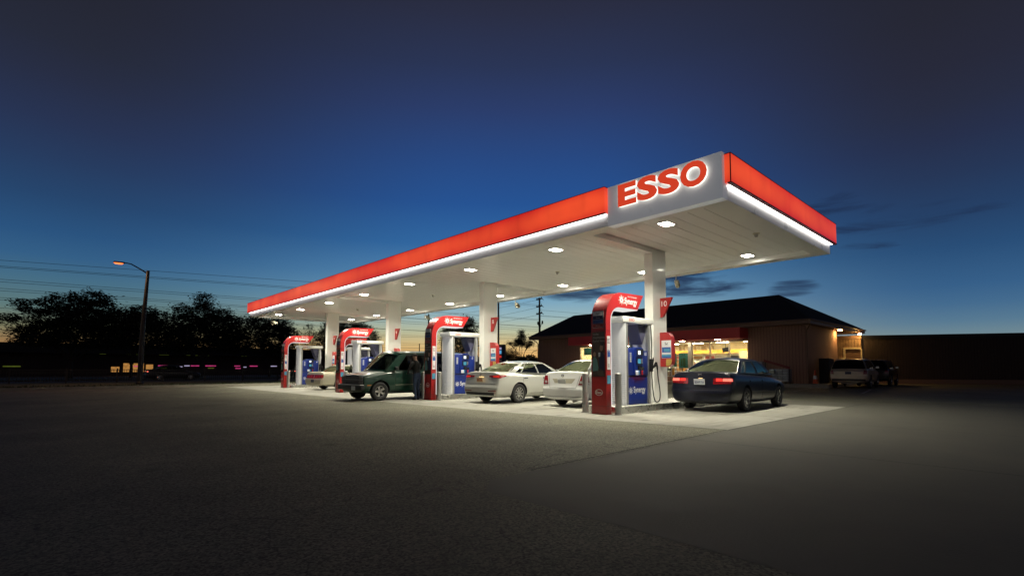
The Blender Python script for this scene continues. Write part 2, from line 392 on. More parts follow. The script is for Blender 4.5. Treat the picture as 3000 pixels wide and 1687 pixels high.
    n2 = N(nt, 'ShaderNodeTexNoise'); n2.inputs['Scale'].default_value = 2.0; n2.inputs['Detail'].default_value = 5; L(mp.outputs[0], n2.inputs['Vector'])
    n3 = N(nt, 'ShaderNodeTexNoise'); n3.inputs['Scale'].default_value = 55; n3.inputs['Detail'].default_value = 4; L(tc.outputs['Object'], n3.inputs['Vector'])
    a = N(nt, 'ShaderNodeMath', operation='ADD'); L(n1.outputs[0], a.inputs[0])
    k = N(nt, 'ShaderNodeMath', operation='MULTIPLY'); k.inputs[1].default_value = .62; L(n2.outputs[0], k.inputs[0]); L(k.outputs[0], a.inputs[1])
    a2 = N(nt, 'ShaderNodeMath', operation='ADD'); k2 = N(nt, 'ShaderNodeMath', operation='MULTIPLY'); k2.inputs[1].default_value = .25; L(n3.outputs[0], k2.inputs[0]); L(a.outputs[0], a2.inputs[0]); L(k2.outputs[0], a2.inputs[1])
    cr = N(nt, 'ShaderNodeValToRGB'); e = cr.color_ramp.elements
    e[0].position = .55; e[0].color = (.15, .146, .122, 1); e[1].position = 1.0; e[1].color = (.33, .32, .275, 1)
    L(a2.outputs[0], cr.inputs[0])
    # drips and oil spots
    vd = N(nt, 'ShaderNodeTexVoronoi'); vd.inputs['Scale'].default_value = 1.3
    wv = N(nt, 'ShaderNodeVectorMath', operation='ADD'); L(tc.outputs['Object'], wv.inputs[0]); sw = N(nt, 'ShaderNodeVectorMath', operation='SCALE'); sw.inputs[3].default_value = .25; L(n3.outputs['Color'], sw.inputs[0]); L(sw.outputs[0], wv.inputs[1]); L(wv.outputs[0], vd.inputs['Vector'])
    dk = N(nt, 'ShaderNodeMapRange', interpolation_type='SMOOTHSTEP'); dk.inputs['From Min'].default_value = .06; dk.inputs['From Max'].default_value = .24; dk.inputs['To Min'].default_value = .55; L(vd.outputs['Distance'], dk.inputs[0])
    md = N(nt, 'ShaderNodeMix', data_type='RGBA', blend_type='MULTIPLY'); md.inputs[0].default_value = 1; L(cr.outputs[0], md.inputs[6]); L(dk.outputs[0], md.inputs[7])
    L(md.outputs[2], b.inputs['Base Color']); b.inputs['Roughness'].default_value = .72; b.inputs['Specular IOR Level'].default_value = .3
    bp = N(nt, 'ShaderNodeBump'); bp.inputs['Strength'].default_value = .2; bp.inputs['Distance'].default_value = .01; L(n3.outputs[0], bp.inputs['Height']); L(bp.outputs[0], b.inputs['Normal'])
    L(b.outputs[0], out.inputs[0])
ground_mats()
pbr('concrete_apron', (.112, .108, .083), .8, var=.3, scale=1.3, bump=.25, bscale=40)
pbr('joint', (.035, .034, .03), .9, var=.3, scale=4)
pbr('kerb_concrete', (.33, .31, .25), .8, var=.2, scale=3, bump=.2)
pbr('grass_green', (.045, .06, .018), .9, var=.4, scale=5)
pbr('line_paint', (.30, .29, .26), .7, var=.3, scale=9)
pbr('soil', (.065, .07, .028), .95, var=.4, scale=1.2, bump=.3, bscale=20)

# ---------------------------------------------------------------- ground
def sheet(name, poly, z, mat, th=0.0):
    mb = MB(); n = len(poly)
    mb.add([(p[0], p[1], z) for p in poly], [tuple(range(n))])
    return structure(ob(name, mb, mat, fix=False))
sheet('ground', [(-700, -700), (900, -700), (900, 900), (-700, 900)], 0, 'asphalt')
# bright forecourt slab under the canopy, then the apron that leads to the lot (each sheet 4 mm up)
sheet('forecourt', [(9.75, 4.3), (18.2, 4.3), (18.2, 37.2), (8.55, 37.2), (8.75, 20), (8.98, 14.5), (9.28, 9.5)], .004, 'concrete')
sheet('apron', [(3.55, 4.16), (3.2, 3.82), (3.24, 2.3), (3.3, -14), (24.5, -14), (22.6, .4), (20.6, 3.5), (20.6, 37.2), (18.22, 37.2), (18.22, 4.28), (9.75, 4.28)], .002, 'concrete_apron')  # strip behind the canopy: darker concrete colour stands in for the lamplight fading
def joint(a, b, w=.022, z=.008):
    a, b = Vector((*a, 0)), Vector((*b, 0)); d = (b - a).normalized(); n = Vector((-d.y, d.x, 0)) * w / 2
    return [(*(p)[:2], z) for p in (a - n, b - n, b + n, a + n)]
jm = MB()
for a, b in [((4.2, 4.185), (9.7, 4.30)), ((9.72, 4.3), (9.25, 9.5))]:
    jm.quad(*joint(a, b, .03, .012))
for a, b in [((9.72, 4.29), (20.6, 4.29)), ((13.2, 4.3), (13.2, 37)), ((16.9, 4.3), (16.9, 37))] + [((9.2 if y > 8 else 9.5, y), (20.6, y)) for y in (10.2, 14.3, 18.3, 22.4, 26.5, 30.6, 34.6)]:
    jm.quad(*joint(a, b, .03))
for a, b in [((8, 4.2), (8, -14)), ((12.6, 4.2), (12.6, -14)), ((17.2, 4.2), (17.2, -14)), ((3.3, -1.2), (22, -1.2))]:
    jm.quad(*joint(a, b, .02))
structure(ob('pavement_joints', jm, 'joint', fix=False))
# grass strip and kerb beyond the far end of the lot, then the road
kb = MB(); kb.box((-60, 37.9, -.05), (38, 38.08, .16)); structure(ob('kerb', kb, 'kerb_concrete'))
sheet('verge', [(-90, 38.08), (60, 38.08), (60, 52), (-90, 52)], .10, 'soil')
sheet('road', [(-200, 54), (260, 54), (260, 68), (-200, 68)], .006, 'asphalt_patch')
sheet('far_verge', [(-260, 68), (400, 68), (400, 78), (-260, 78)], .05, 'soil')
# kerb and walk in front of the shop
wk = MB(); wk.box((34.9, 9.3, -.05), (36.45, 40, .2)); wk.box((36.45, 9.3, -.05), (48, 10.7, .2)); structure(ob('sidewalk', wk, 'island_concrete'))
kb = MB(); kb.box((34.72, 9.1, -.05), (34.9, 40, .21)); structure(ob('kerb', kb, 'kerb_concrete'))
pm = MB()
for y in (12.9, 9.9, 6.9): pm.quad(*joint((28.6, y - .8), (34.4, y), .11, .008))
structure(ob('parking_lines', pm, 'line_paint', fix=False))
# grass blades along the verge edge
gm = MB()
for i in range(5200):
    x = random.uniform(-22, 36); y = 38.1 + abs(random.gauss(0, 2.2)); h = random.uniform(.05, .13); a = random.uniform(0, PI); w = .03
    dx, dy = w * math.cos(a), w * math.sin(a)
    gm.add([(x - dx, y - dy, .1), (x + dx, y + dy, .1), (x + random.uniform(-.05, .05), y + random.uniform(-.05, .05), .1 + h)], [(0, 1, 2)])
tag(ob('grass', gm, 'grass_green', fix=False), 'short rough grass on the verge behind the far kerb', 'grass', kind='stuff')
# ---------------------------------------------------------------- canopy
CX0, CX1, CY0, CY1, CZ0, CZ1 = 10.1, 17.65, 4.45, 37.55, 4.75, 5.62
canopy = thing('station_canopy', 'long flat forecourt canopy with glowing red fascia and lit white underside', 'canopy', (14, 21, 0))
CL = canopy.location
def cob(name, mb, mats, smooth=False, parent=canopy):
    for i, v in enumerate(mb.v): mb.v[i] = (v[0] - 14, v[1] - 21, v[2])
    return ob(name, mb, mats, parent, smooth)
b = MB(); b.box((CX0 + .15, CY0 + .15, CZ0 + .22), (CX1 - .15, CY1 - .15, CZ1 - .06)); cob('roof_deck', b, 'panel_white')
# perimeter border (under the fascia) and recessed soffit planks
b = MB()
bw = .42
b.box((CX0 + .02, CY0 + .02, CZ0), (CX0 + bw, CY1 - .02, CZ0 + .20)); b.box((CX1 - bw, CY0 + .02, CZ0), (CX1 - .02, CY1 - .02, CZ0 + .20))
b.box((CX0 + bw, CY0 + .02, CZ0), (CX1 - bw, CY0 + bw, CZ0 + .20)); b.box((CX0 + bw, CY1 - bw, CZ0), (CX1 - bw, CY1 - .02, CZ0 + .20))
cob('soffit_border', b, 'soffit_white')
b = MB(); pw = .405; y = CY0 + bw
while y < CY1 - bw - .01:
    y1 = min(y + pw, CY1 - bw)
    b.box((CX0 + bw, y + .006, CZ0 + .155), (CX1 - bw, y1 - .006, CZ0 + .19)); y = y1
cob('soffit', b, 'soffit_white')
COLY = [8.13 + 8.1 * k for k in range(4)]        # near faces of the four columns
PX0, PX1, PW = 13.45, 14.23, .29
for k, (xa, xb) in enumerate([(CX0 + bw, PX0), (PX1, CX1 - bw), (CX0 + bw, PX0), (PX1, CX1 - bw)]):
    b = MB(); b.box((xa, COLY[k], CZ0 - .002), (xb, COLY[k] + PW, CZ0 + .16)); cob('beam', b, 'soffit_white')
for k in range(4):
    b = MB(); b.bbox((PX0, COLY[k], .17), (PX1, COLY[k] + PW, CZ0 + .155), .012); b.box((PX0 - .004, COLY[k] - .004, 2.42), (PX1 + .004, COLY[k] + PW + .004, 2.43))
    c = cob('column', b, 'white_paint')
# white lower band and the red light boxes
b = MB(); b.box((CX0, 7.30, CZ0), (CX0 + .02, CY1, CZ1 - .1)); b.box((CX0, CY1 - .02, CZ0), (CX1, CY1, CZ1 - .1))
b.box((CX0 + .2, CY0, CZ0), (CX1, CY0 + .02, CZ1 - .1)); b.box((CX1 - .02, CY0 + .02, CZ0), (CX1, CY1 - .02, CZ1)); cob('fascia_band', b, 'panel_white')
def lightbox(a, bb):
    m = MB(); m.box(a, bb); return cob('red_light_box', m, 'red_acrylic')
lightbox((CX0 - .16, 7.32, 5.06), (CX0 - .002, CY1 + .1, 5.70))
lightbox((CX0 + .07, CY0 - .16, 5.06), (CX1 + .08, CY0 - .002, 5.66))
# dark aluminium edging of the light boxes
b = MB()
b.box((CX0 - .166, 7.31, 5.035), (CX0 - .10, CY1 + .1, 5.058)); b.box((CX0 - .168, 7.312, 5.702), (CX0 - .002, CY1 + .1, 5.716))
b.box((CX0 + .06, CY0 - .17, 5.03), (CX1 + .085, CY0 - .09, 5.058)); b.box((CX0 + .06, CY0 - .168, 5.662), (CX1 + .085, CY0 - .002, 5.675)); b.box((CX0 + .05, CY0 - .168, 5.06), (CX0 + .068, CY0 - .15, 5.66))
cob('light_box_edging', b, 'red_dark')
# LED strips tucked under the boxes, washing down the white band
b = MB(); b.box((CX0 - .085, 7.36, 5.03), (CX0 - .012, CY1, 5.056)); b.box((CX0 + .22, CY0 - .08, 5.03), (CX1 - .03, CY0 - .012, 5.056)); cob('led_strip', b, 'strip_white')
# sign panel on the near corner with raised halo-lit letters
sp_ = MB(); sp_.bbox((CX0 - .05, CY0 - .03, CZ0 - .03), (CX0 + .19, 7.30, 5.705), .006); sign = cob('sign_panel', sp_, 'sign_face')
LX = CX0 - .05
def letter(ch, ya, yb, z0, z1):
    wd = ya - yb
    def T(nm, mat, x, depth, grow):
        o = text(nm, ch, mat, sign, (x - 14, (ya + yb) / 2 - 21, (z0 + z1) / 2), (0, -1, 0), (0, 0, 1), height=(z1 - z0) + grow, width=wd + grow, bold=.045, depth=depth)
        return o
    T('letter', 'letter_red', LX - .082, .012, 0)
    T('letter_return', 'halo_white', LX - .016, .064, -.012)
letter('E', 6.93, 6.42, 5.10, 5.635); letter('S', 6.395, 5.87, 5.09, 5.645); letter('S', 5.85, 5.325, 5.09, 5.645); letter('O', 5.30, 4.70, 5.09, 5.645)
# ceiling lights: an LED lens and its downlight with a cut-off
LAMP_W, LAMP_SPREAD = 180, 140
LROWS = [('front', 11.45, [6.5, 10.3, 14.6, 18.9, 23.2, 27.45, 31.8, 35.9]), ('back', 16.65, [6.55, 10.45, 14.56, 18.84, 23.14, 27.4, 31.8, 35.8])]
ORD = ['first', 'second', 'third', 'fourth', 'fifth', 'sixth', 'seventh', 'eighth']
for row, x, ys in LROWS:
    for i, y in enumerate(ys):
        t = thing('canopy_light', f"square white ceiling light, {ORD[i]} from the sign corner in the canopy's {row} row", 'ceiling light', (x, y, CZ0 + .15), 0, 'square lights in the canopy ceiling')
        b = MB(); b.box((-.25, -.18, -.012), (.25, .18, .003)); ob('trim', b, 'soffit_white', t)
        b = MB(); b.box((-.18, -.13, -.016), (.18, .13, -.0125)); ob('lens', b, 'led_white', t)
        la = bpy.data.lights.new('canopy_lamp', 'AREA'); la.shape = 'RECTANGLE'; la.size = .36; la.size_y = .26; la.energy = LAMP_W; la.color = (1.0, .95, .77); la.spread = R(LAMP_SPREAD)
        lo = bpy.data.objects.new('canopy_lamp', la); COL.objects.link(lo); lo.parent = t; lo.location = (0, 0, -.020)
# small detectors and hanging cameras
for i, (x, y) in enumerate([(14.1, 5.3), (14.15, 12.65), (14.1, 21.0), (14.0, 29.2)]):
    t = thing('heat_detector', ['small grey detector on the ceiling beside the end fascia', 'small grey detector on the ceiling between the two nearest columns', 'small grey detector on the ceiling between the two middle columns', 'small grey detector on the ceiling between the two farthest columns'][i], 'detector', (x, y, CZ0 + .155), 0, 'detectors on the canopy ceiling')
    b = MB(); b.cyl((0, 0, -.02), (0, 0, 0), .09, 16); ob('base', b, 'beige_housing', t)
    b = MB(); b.lathe([(.0, -.11), (.035, -.105), (.05, -.07), (.05, -.02)], 14); ob('sensor', b, 'dull_steel', t, True)
def camera_unit(loc, rz, label, tilt=.35):
    t = thing('security_camera', label, 'camera', loc, rz, 'cameras hanging under the canopy edge')
    b = MB(); pts = [(0, 0, 0), (0, 0, -.12)] + [(.16 * math.sin(a) * 1.0, 0, -.27 - .16 * math.cos(a + PI) * -1 + .0) for a in ()]
    pts = [(0, 0, 0), (.03, 0, -.12), (.10, 0, -.25), (.11, 0, -.36), (.05, 0, -.45), (-.05, 0, -.47), (-.12, 0, -.42)]
    b.tube(pts, .016, 8); ob('arm', b, 'beige_housing', t, True)
    b = MB(); b.bbox((-.20, -.07, -.06), (.17, .07, .06), .02); b.bbox((-.24, -.085, .055), (.19, .085, .072), .008)
    h = ob('housing', b, 'beige_housing', t, True, (-.2, 0, -.33), (0, -tilt, 0))
    b = MB(); b.cyl((-.215, 0, 0), (-.2005, 0, 0), .045, 14); ob('lens', b, 'black_plastic', h)
camera_unit((17.3, 9.45, CZ0), R(200), 'beige camera hanging from the canopy edge above the dark blue sedan')
camera_unit((17.3, 18.3, CZ0), R(205), 'beige camera on a curved arm beside the tall utility pole')
camera_unit((17.3, 26.6, CZ0), R(200), 'camera under the canopy edge just above the second nearest red arch')
camera_unit((11.4, 37.0, CZ0), R(120), 'small camera under the far left end of the canopy')
# ---------------------------------------------------------------- island furniture (built once, then copied)
pbr('panel_dots', (.70, .71, .74), .3, var=.03)
def panel_dots():
    m = MATS['panel_dots']; nt = m.node_tree; L = nt.links.new
    b = [n for n in nt.nodes if n.type == 'BSDF_PRINCIPLED'][0]
    tc = N(nt, 'ShaderNodeTexCoord'); mp = N(nt, 'ShaderNodeMapping'); mp.inputs['Scale'].default_value = (1, 1, .55); L(tc.outputs['Object'], mp.inputs[0])
    v = N(nt, 'ShaderNodeTexVoronoi'); v.inputs['Scale'].default_value = 34; v.inputs['Randomness'].default_value = .15; L(mp.outputs[0], v.inputs['Vector'])
    sp = N(nt, 'ShaderNodeSeparateXYZ'); L(tc.outputs['Object'], sp.inputs[0])
    r = N(nt, 'ShaderNodeMapRange'); r.inputs['From Min'].default_value = 0; r.inputs['From Max'].default_value = 2.1; r.inputs['To Min'].default_value = .42; r.inputs['To Max'].default_value = .02; L(sp.outputs[2], r.inputs[0])
    lt = N(nt, 'ShaderNodeMath', operation='LESS_THAN'); L(v.outputs['Distance'], lt.inputs[0]); L(r.outputs[0], lt.inputs[1])
    mx = N(nt, 'ShaderNodeMix', data_type='RGBA'); mx.inputs[6].default_value = (.66, .67, .69, 1); mx.inputs[7].default_value = (.42, .43, .48, 1)
    L(lt.outputs[0], mx.inputs[0]); L(mx.outputs[2], b.inputs['Base Color'])
panel_dots()
pbr('poster_brown', (.075, .055, .042), .25, var=.5, scale=3, coat=.3)
pbr('poster_blue', (.03, .10, .38), .35, var=.6, scale=5)
pbr('poster_white', (.75, .76, .78), .35, var=.05)
pbr('grade_navy', (.012, .018, .07), .4, var=.1)
pbr('grade_blue', (.02, .05, .20), .4, var=.1)
pbr('skin', (.45, .27, .19), .55, var=.08, scale=8)
pbr('teal_cloth', (.14, .30, .30), .8, var=.2, scale=20)
pbr('grey_text', (.42, .40, .36), .5, var=.05)
pbr('valance_grey', (.10, .10, .17), .4, var=.1)
pbr('inner_grey', (.45, .46, .48), .4, var=.06)
pbr('poster_cyan', (.08, .33, .50), .4, var=.3, scale=6)
pbr('sticker_yellow', (.50, .34, .08), .5, var=.15)
YN = (0, -1, 0)   # outward direction of the face towards the lane nearest the street corner

# --- red arch over the pump: local x along the island, y across, base on the ground
def sunburst(parent, mat, o, right, up, r):
    o = Vector(o); right = Vector(right); up = Vector(up); n = right.cross(up)
    mb = MB()
    for k in range(16):
        a = 2 * PI * k / 16 + .1; a2 = .10
        for (r0, r1, w) in ((.55, .72, .11), (.80, 1.0, .09)):
            if r0 > .7 and k % 2: continue
            p = [(r * r0, a - w), (r * r1, a - w * .8), (r * r1, a + w * .8), (r * r0, a + w)]
            mb.add([o + right * (q * math.cos(t)) + up * (q * math.sin(t)) for q, t in p], [(0, 1, 2, 3)])
    pts = 20
    ring = [o + right * (r * q * math.cos(2 * PI * k / pts)) + up * (r * q * math.sin(2 * PI * k / pts)) for q in (.22, .46) for k in range(pts)]
    mb.add(ring, [(k, (k + 1) % pts, pts + (k + 1) % pts, pts + k) for k in range(pts)])
    return ob('emblem', mb, mat, parent, fix=False)
def arc(cx, cz, rx, rz, a0, a1, n):
    return [(cx + rx * math.cos(R(a0 + (a1 - a0) * i / n)), cz + rz * math.sin(R(a0 + (a1 - a0) * i / n))) for i in range(n + 1)]
def make_arch():
    t = thing('arch_sign', 'x', 'arch sign')
    hw = .24
    outer = [(0, 0), (0, 2.38)] + arc(.72, 2.42, .72, .84, 178, 90, 12) + [(1.80, 3.28)]
    inner = [(1.50, 2.85)] + arc(.60, 2.47, .39, .38, 90, 180, 10) + [(.21, 2.35), (.21, 0)]
    b = MB(); b.prism(outer + inner, -hw, hw, 'y'); body = ob('arch_body', b, 'red_paint', t, True, angle=30)
    # darker plinth joint and recessed seam lines on the shaft
    for z in (.21, .955, 2.19): ob('seam', MB().box((-.004, -hw - .004, z), (.214, hw + .004, z + .012)), 'red_dark', t)
    # bright lit edge along the inner curve
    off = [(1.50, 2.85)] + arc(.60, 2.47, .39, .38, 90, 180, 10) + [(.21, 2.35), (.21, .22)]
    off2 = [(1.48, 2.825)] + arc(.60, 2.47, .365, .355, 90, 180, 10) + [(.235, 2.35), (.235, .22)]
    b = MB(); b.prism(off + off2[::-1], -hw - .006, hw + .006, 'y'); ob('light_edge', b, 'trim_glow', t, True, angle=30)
    for sgn in (-1, 1):
        y = sgn * (hw + .004); rt = (-sgn, 0, 0)
        text('lettering', 'Synergy', 'white_text', t, (1.17, y, 3.035), rt, (0, 0, 1), height=.23, width=.62, bold=.018, shear=.15)
        text('lettering', 'FUEL TECHNOLOGY', 'white_text', t, (1.24, y, 3.185), rt, (0, 0, 1), height=.035, width=.44, bold=.02)
        sunburst(t, 'white_text', (.72 if sgn < 0 else 1.6, y, 3.06), rt if sgn > 0 else (1, 0, 0), (0, 0, 1), .135)
        if sgn > 0:
            pass
    # grade board on the curved front
    b = MB(); b.box((-.012, -.175, 2.27), (.0, .175, 2.72)); gp = ob('grade_board', b, 'dull_steel', t)
    for (z0, z1, mt, wd) in ((2.60, 2.705, 'poster_white', 'Regular'), (2.495, 2.59, 'grade_navy', 'Extra'), (2.39, 2.485, 'grade_blue', ''), (2.285, 2.38, 'red_dark', 'Supreme')):
        b = MB(); b.box((-.016, -.165, z0), (-.0125, .165, z1)); ob('price_row', b, mt, gp)
        if wd: text('lettering', wd, 'black_text' if mt == 'poster_white' else 'grey_text', gp, (-.018, 0, (z0 + z1) / 2), YN, (0, 0, 1), height=.04, bold=.01)
    # tall poster with two people at a till
    b = MB(); b.box((-.012, -.2, .985), (0, .2, 2.165)); po = ob('poster', b, 'poster_brown', t)
    for i, s in enumerate(('Quality', 'moments', 'fueled here.')):
        text('lettering', s, 'grey_text', po, (-.015, .17, 2.07 - .085 * i), YN, (0, 0, 1), height=.058, align='L', bold=-.004)
    def blob(pts, mt, d):
        mb = MB(); mb.add([(-.0125 - d, p[0], p[1]) for p in pts], [tuple(range(len(pts)))]); ob('picture', mb, mt, po, fix=False)
    def ell(cy, cz, ry, rz): return [(cy + ry * math.cos(2 * PI * k / 18), cz + rz * math.sin(2 * PI * k / 18)) for k in range(18)]
    blob([(.19, 1.12), (.185, 1.42), (.15, 1.5), (.09, 1.5), (.04, 1.42), (.0, 1.22), (.02, 1.14)], 'teal_cloth', .001)
    blob(ell(.125, 1.57, .045, .065), 'skin', .0015); blob(ell(-.10, 1.74, .05, .085), 'skin', .0015)
    blob([(-.195, 1.12), (-.195, 1.5), (-.15, 1.62), (-.07, 1.62), (-.02, 1.5), (-.03, 1.2)], 'grade_navy', .001)
    blob([(-.01, 1.5), (.0, 1.62), (-.07, 1.62), (-.06, 1.52)], 'poster_white', .002)
    blob(ell(-.12, 1.85, .055, .05), 'black_text', .002)
    # oval maker's badge low on the shaft
    mb = MB(); o0 = ell(0, .57, .125, .085); o1 = ell(0, .57, .108, .069)
    mb.add([(-.004, p[0], p[1]) for p in o0 + o1], [(k, (k + 1) % 18, 18 + (k + 1) % 18, 18 + k) for k in range(18)]); ob('badge', mb, 'white_text', t, fix=False)
    text('lettering', 'Esso', 'white_text', t, (-.004, 0, .57), YN, (0, 0, 1), height=.072, bold=.02)
    # white notice boards on the long sides
    for sgn in (-1, 1):
        y = sgn * hw
        b = MB(); b.box((.035, y, 1.17), (.175, y + sgn * .012, 2.05)); nb = ob('notice_board', b, 'poster_white', t)
        b = MB()
        for k in range(7):
            x = .05 + .016 * k; h = .10 + .09 * abs(math.sin(k * 1.9 + 1)); b.box((x, y + sgn * .012, 1.5), (x + .017, y + sgn * .014, 1.5 + h))
        ob('picture', b, 'poster_blue', nb)
        b = MB()
        for k in range(4): b.box((.05, y + sgn * .012, 1.86 + .035 * k), (.05 + .1 - .012 * (k % 3), y + sgn * .0135, 1.873 + .035 * k))
        for k in range(3): b.box((.06, y + sgn * .012, 1.24 + .03 * k), (.15 - .01 * k, y + sgn * .0135, 1.25 + .03 * k))
        ob('small_print', b, 'black_text', nb)
        b = MB(); b.box((.03, y, .80), (.18, y + sgn * .01, 1.02)); ob('sticker', b, 'poster_cyan', t)
    return t

# --- fuel dispenser in its white surround, local origin on the island top, near face towards -y
def make_pump(num):
    t = thing('fuel_pump', 'x', 'fuel pump')
    for s in (-1, 1):
        x = .60 * s; k = s
        pl = [(x, -.33), (x + k * .05, -.33), (x + k * .10, -.26), (x + k * .13, -.12), (x + k * .135, 0), (x + k * .13, .12), (x + k * .10, .26), (x + k * .05, .33), (x, .33)]
        b = MB(); b.prism(pl, .01, 2.30, 'z'); ob('end_panel', b, 'panel_dots', t, True, angle=40)
        b = MB(); b.box((x - k * .085, -.332, .01), (x - k * .001, -.27, 2.30)); b.box((x - k * .085, .27, .01), (x - k * .001, .332, 2.30)); ob('corner_trim', b, 'dull_steel', t)
        b = MB(); b.box((x - k * .03, -.269, .01), (x - k * .002, .269, 2.29)); ob('inner_lining', b, 'inner_grey', t)
    b = MB(); b.bbox((-.765, -.36, 2.302), (.765, .36, 2.475), .035); ob('cap', b, 'white_paint', t, True)
    for s in (-1, 1): text('lettering', 'ESSO', 'red_text', t, (-.36 * -s if s > 0 else -.36, s * .3625, 2.39), (-s, 0, 0), (0, 0, 1), height=.085, width=.27, bold=.02)
    # folded valance under the cap: a wedge that comes to a point above the cabinet
    b = MB(); b.add([(-.50, -.26, 2.30), (.56, -.26, 2.30), (.56, .26, 2.30), (-.50, .26, 2.30), (.14, -.02, 1.66), (.14, .02, 1.66)],
                    [(0, 3, 2, 1), (0, 1, 4), (2, 3, 5), (1, 2, 5, 4), (3, 0, 4, 5)]) if False else b.prism([(.16, 2.299), (.56, 2.299), (.56, 2.0), (.40, 1.72)], -.2, .2, 'y')
    ob('valance', b, 'valance_grey', t)
    # cabinet
    b = MB(); b.box((-.51, -.27, .02), (.51, .27, .80)); b.box((-.512, -.285, .10), (.512, -.27, .76)); b.box((-.512, .27, .10), (.512, .285, .76)); cab = ob('cabinet', b, 'blue_paint', t)
    b = MB(); b.box((-.505, -.265, .005), (.505, .265, .10)); ob('plinth', b, 'black_plastic', t)
    b = MB(); b.bbox((-.515, -.31, .82), (.515, .31, 1.53), .015)
    hump = [(-.25, 1.50), (-.22, 1.575), (-.10, 1.625), (.10, 1.625), (.22, 1.575), (.25, 1.50), (.25, .88), (-.25, .88)]
    b.prism(hump, -.355, .355, 'y'); head = ob('display_head', b, 'blue_paint', t, True, angle=30)
    for s in (-1, 1):
        f = lambda d: s * (.355 + d)
        def plate(nm, mt, x0, x1, z0, z1, d0=0, d1=.008, par=head):
            # x measured as seen by someone facing this side
            xa, xb = (x0, x1) if s < 0 else (-x0, -x1)
            m = MB(); m.box((xa, f(d0), z0), (xb, f(d1), z1)); return ob(nm, m, mt, par)
        plate('bezel', 'black_plastic', -.13, .17, 1.40, 1.57, 0, .03)
        plate('display', 'screen_white', -.10, .02, 1.415, 1.525, .03, .034)
        plate('bezel', 'navy_paint', -.16, .13, 1.13, 1.34, 0, .02)
        plate('display', 'screen_cyan', -.10, .04, 1.16, 1.29, .02, .024)
        m = MB()
        for i in range(3):
            for j in range(5):
                xa = .075 + i * .022; xa = xa if s < 0 else -xa - .016
                m.box((xa, f(.02), 1.17 + j * .027), (xa + .016, f(.027), 1.188 + j * .027))
        ob('keypad', m, 'dull_steel', head)
        plate('card_reader', 'black_plastic', -.08, .06, .98, 1.09, 0, .045)
        plate('receipt_slot', 'black_plastic', .11, .19, .97, 1.07, 0, .03)
        for x0, mt, lit in ((-.17, 'poster_white', 'btn_white'), (-.10, 'grade_blue', 'btn_white'), (-.035, 'poster_cyan', 'btn_blue'), (.11, 'red_paint', 'btn_red')):
            gb = plate('grade_button', mt, x0, x0 + .055, .885, 1.0, 0, .02) if False else None
        for x0, mt, lit in ((-.20, 'poster_white', 'btn_white'), (-.135, 'poster_white', 'btn_white'), (-.07, 'poster_cyan', 'btn_blue'), (.10, 'red_paint', 'btn_red')):
            gb = plate('grade_button', mt, x0, x0 + .055, .84, .965, 0, .016)
            plate('button_light', lit, x0 + .008, x0 + .047, .925, .958, .016, .02, gb)
        m = MB()
        for j in range(5):
            xa = -.41 if s < 0 else .33; m.box((xa, s * .31, 1.20 + j * .055), (xa + .08, s * .316, 1.245 + j * .055))
        ob('sticker', m, 'inner_grey', t)
        xo = .40 if s < 0 else -.40
        text('number', num, 'white_text', t, (xo, s * .3125, 1.44), (-s, 0, 0), (0, 0, 1), height=.10, bold=.01)
        text('lettering', 'Synergy', 'white_text', t, (.10 * -s, s * .2875, .40), (-s, 0, 0), (0, 0, 1), height=.22, width=.60, bold=.012)
        sunburst(t, 'white_text', (-.34 * -s, s * .2875, .40), (-s, 0, 0), (0, 0, 1), .11)
        # nozzle in its boot with the hose looping to the ground and up to the cap
        xs = .58 if s < 0 else -.58
        sx = 1 if s < 0 else -1
        m = MB(); m.bbox((xs - .05, s * .34, .93), (xs + .06, s * .42, 1.30), .015); ob('nozzle_boot', m, 'black_plastic', t, True)
        m = MB(); m.tube([(xs, s * .40, 1.02), (xs + sx * .05, s * .47, 1.10), (xs + sx * .09, s * .49, 1.20)], [.03, .04, .035], 10); m.tube([(xs + sx * .09, s * .49, 1.20), (xs + sx * .13, s * .50, 1.08), (xs + sx * .14, s * .50, .98)], [.035, .028, .022], 10)
        m.tube([(xs + sx * .02, s * .42, 1.12), (xs - sx * .01, s * .46, 1.26), (xs + .0, s * .45, 1.34)], [.02, .018, .016], 8); ob('nozzle', m, 'black_plastic', t, True)
        pts = []
        P0 = Vector((xs + sx * .14, s * .50, .98)); P3 = Vector((xs + sx * .02, s * .40, .95))
        ctrl = [P0, Vector((xs + sx * .18, s * .50, .70)), Vector((xs + sx * .26, s * .50, .35)), Vector((xs + sx * .26, s * .49, .13)), Vector((xs + sx * .16, s * .48, .05)), Vector((xs + sx * .04, s * .46, .10)), Vector((xs - .0, s * .43, .35)), Vector((xs + .0, s * .40, .75)), Vector((xs + sx * .06, s * .36, 1.2)), Vector((xs + sx * .10, s * .345, 1.7)), Vector((xs + sx * .09, s * .335, 2.1)), Vector((xs + sx * .06, s * .33, 2.31))]
        for i in range(len(ctrl) - 1):
            p = [ctrl[max(0, i - 1)], ctrl[i], ctrl[i + 1], ctrl[min(len(ctrl) - 1, i + 2)]]
            for k in range(6):
                u = k / 6; pts.append(.5 * ((2 * p[1]) + (p[2] - p[0]) * u + (2 * p[0] - 5 * p[1] + 4 * p[2] - p[3]) * u * u + (3 * p[1] - p[0] - 3 * p[2] + p[3]) * u ** 3))
        pts.append(ctrl[-1])
        m = MB(); m.tube(pts, .017, 8); ob('hose', m, 'black_plastic', t, True)
    return t

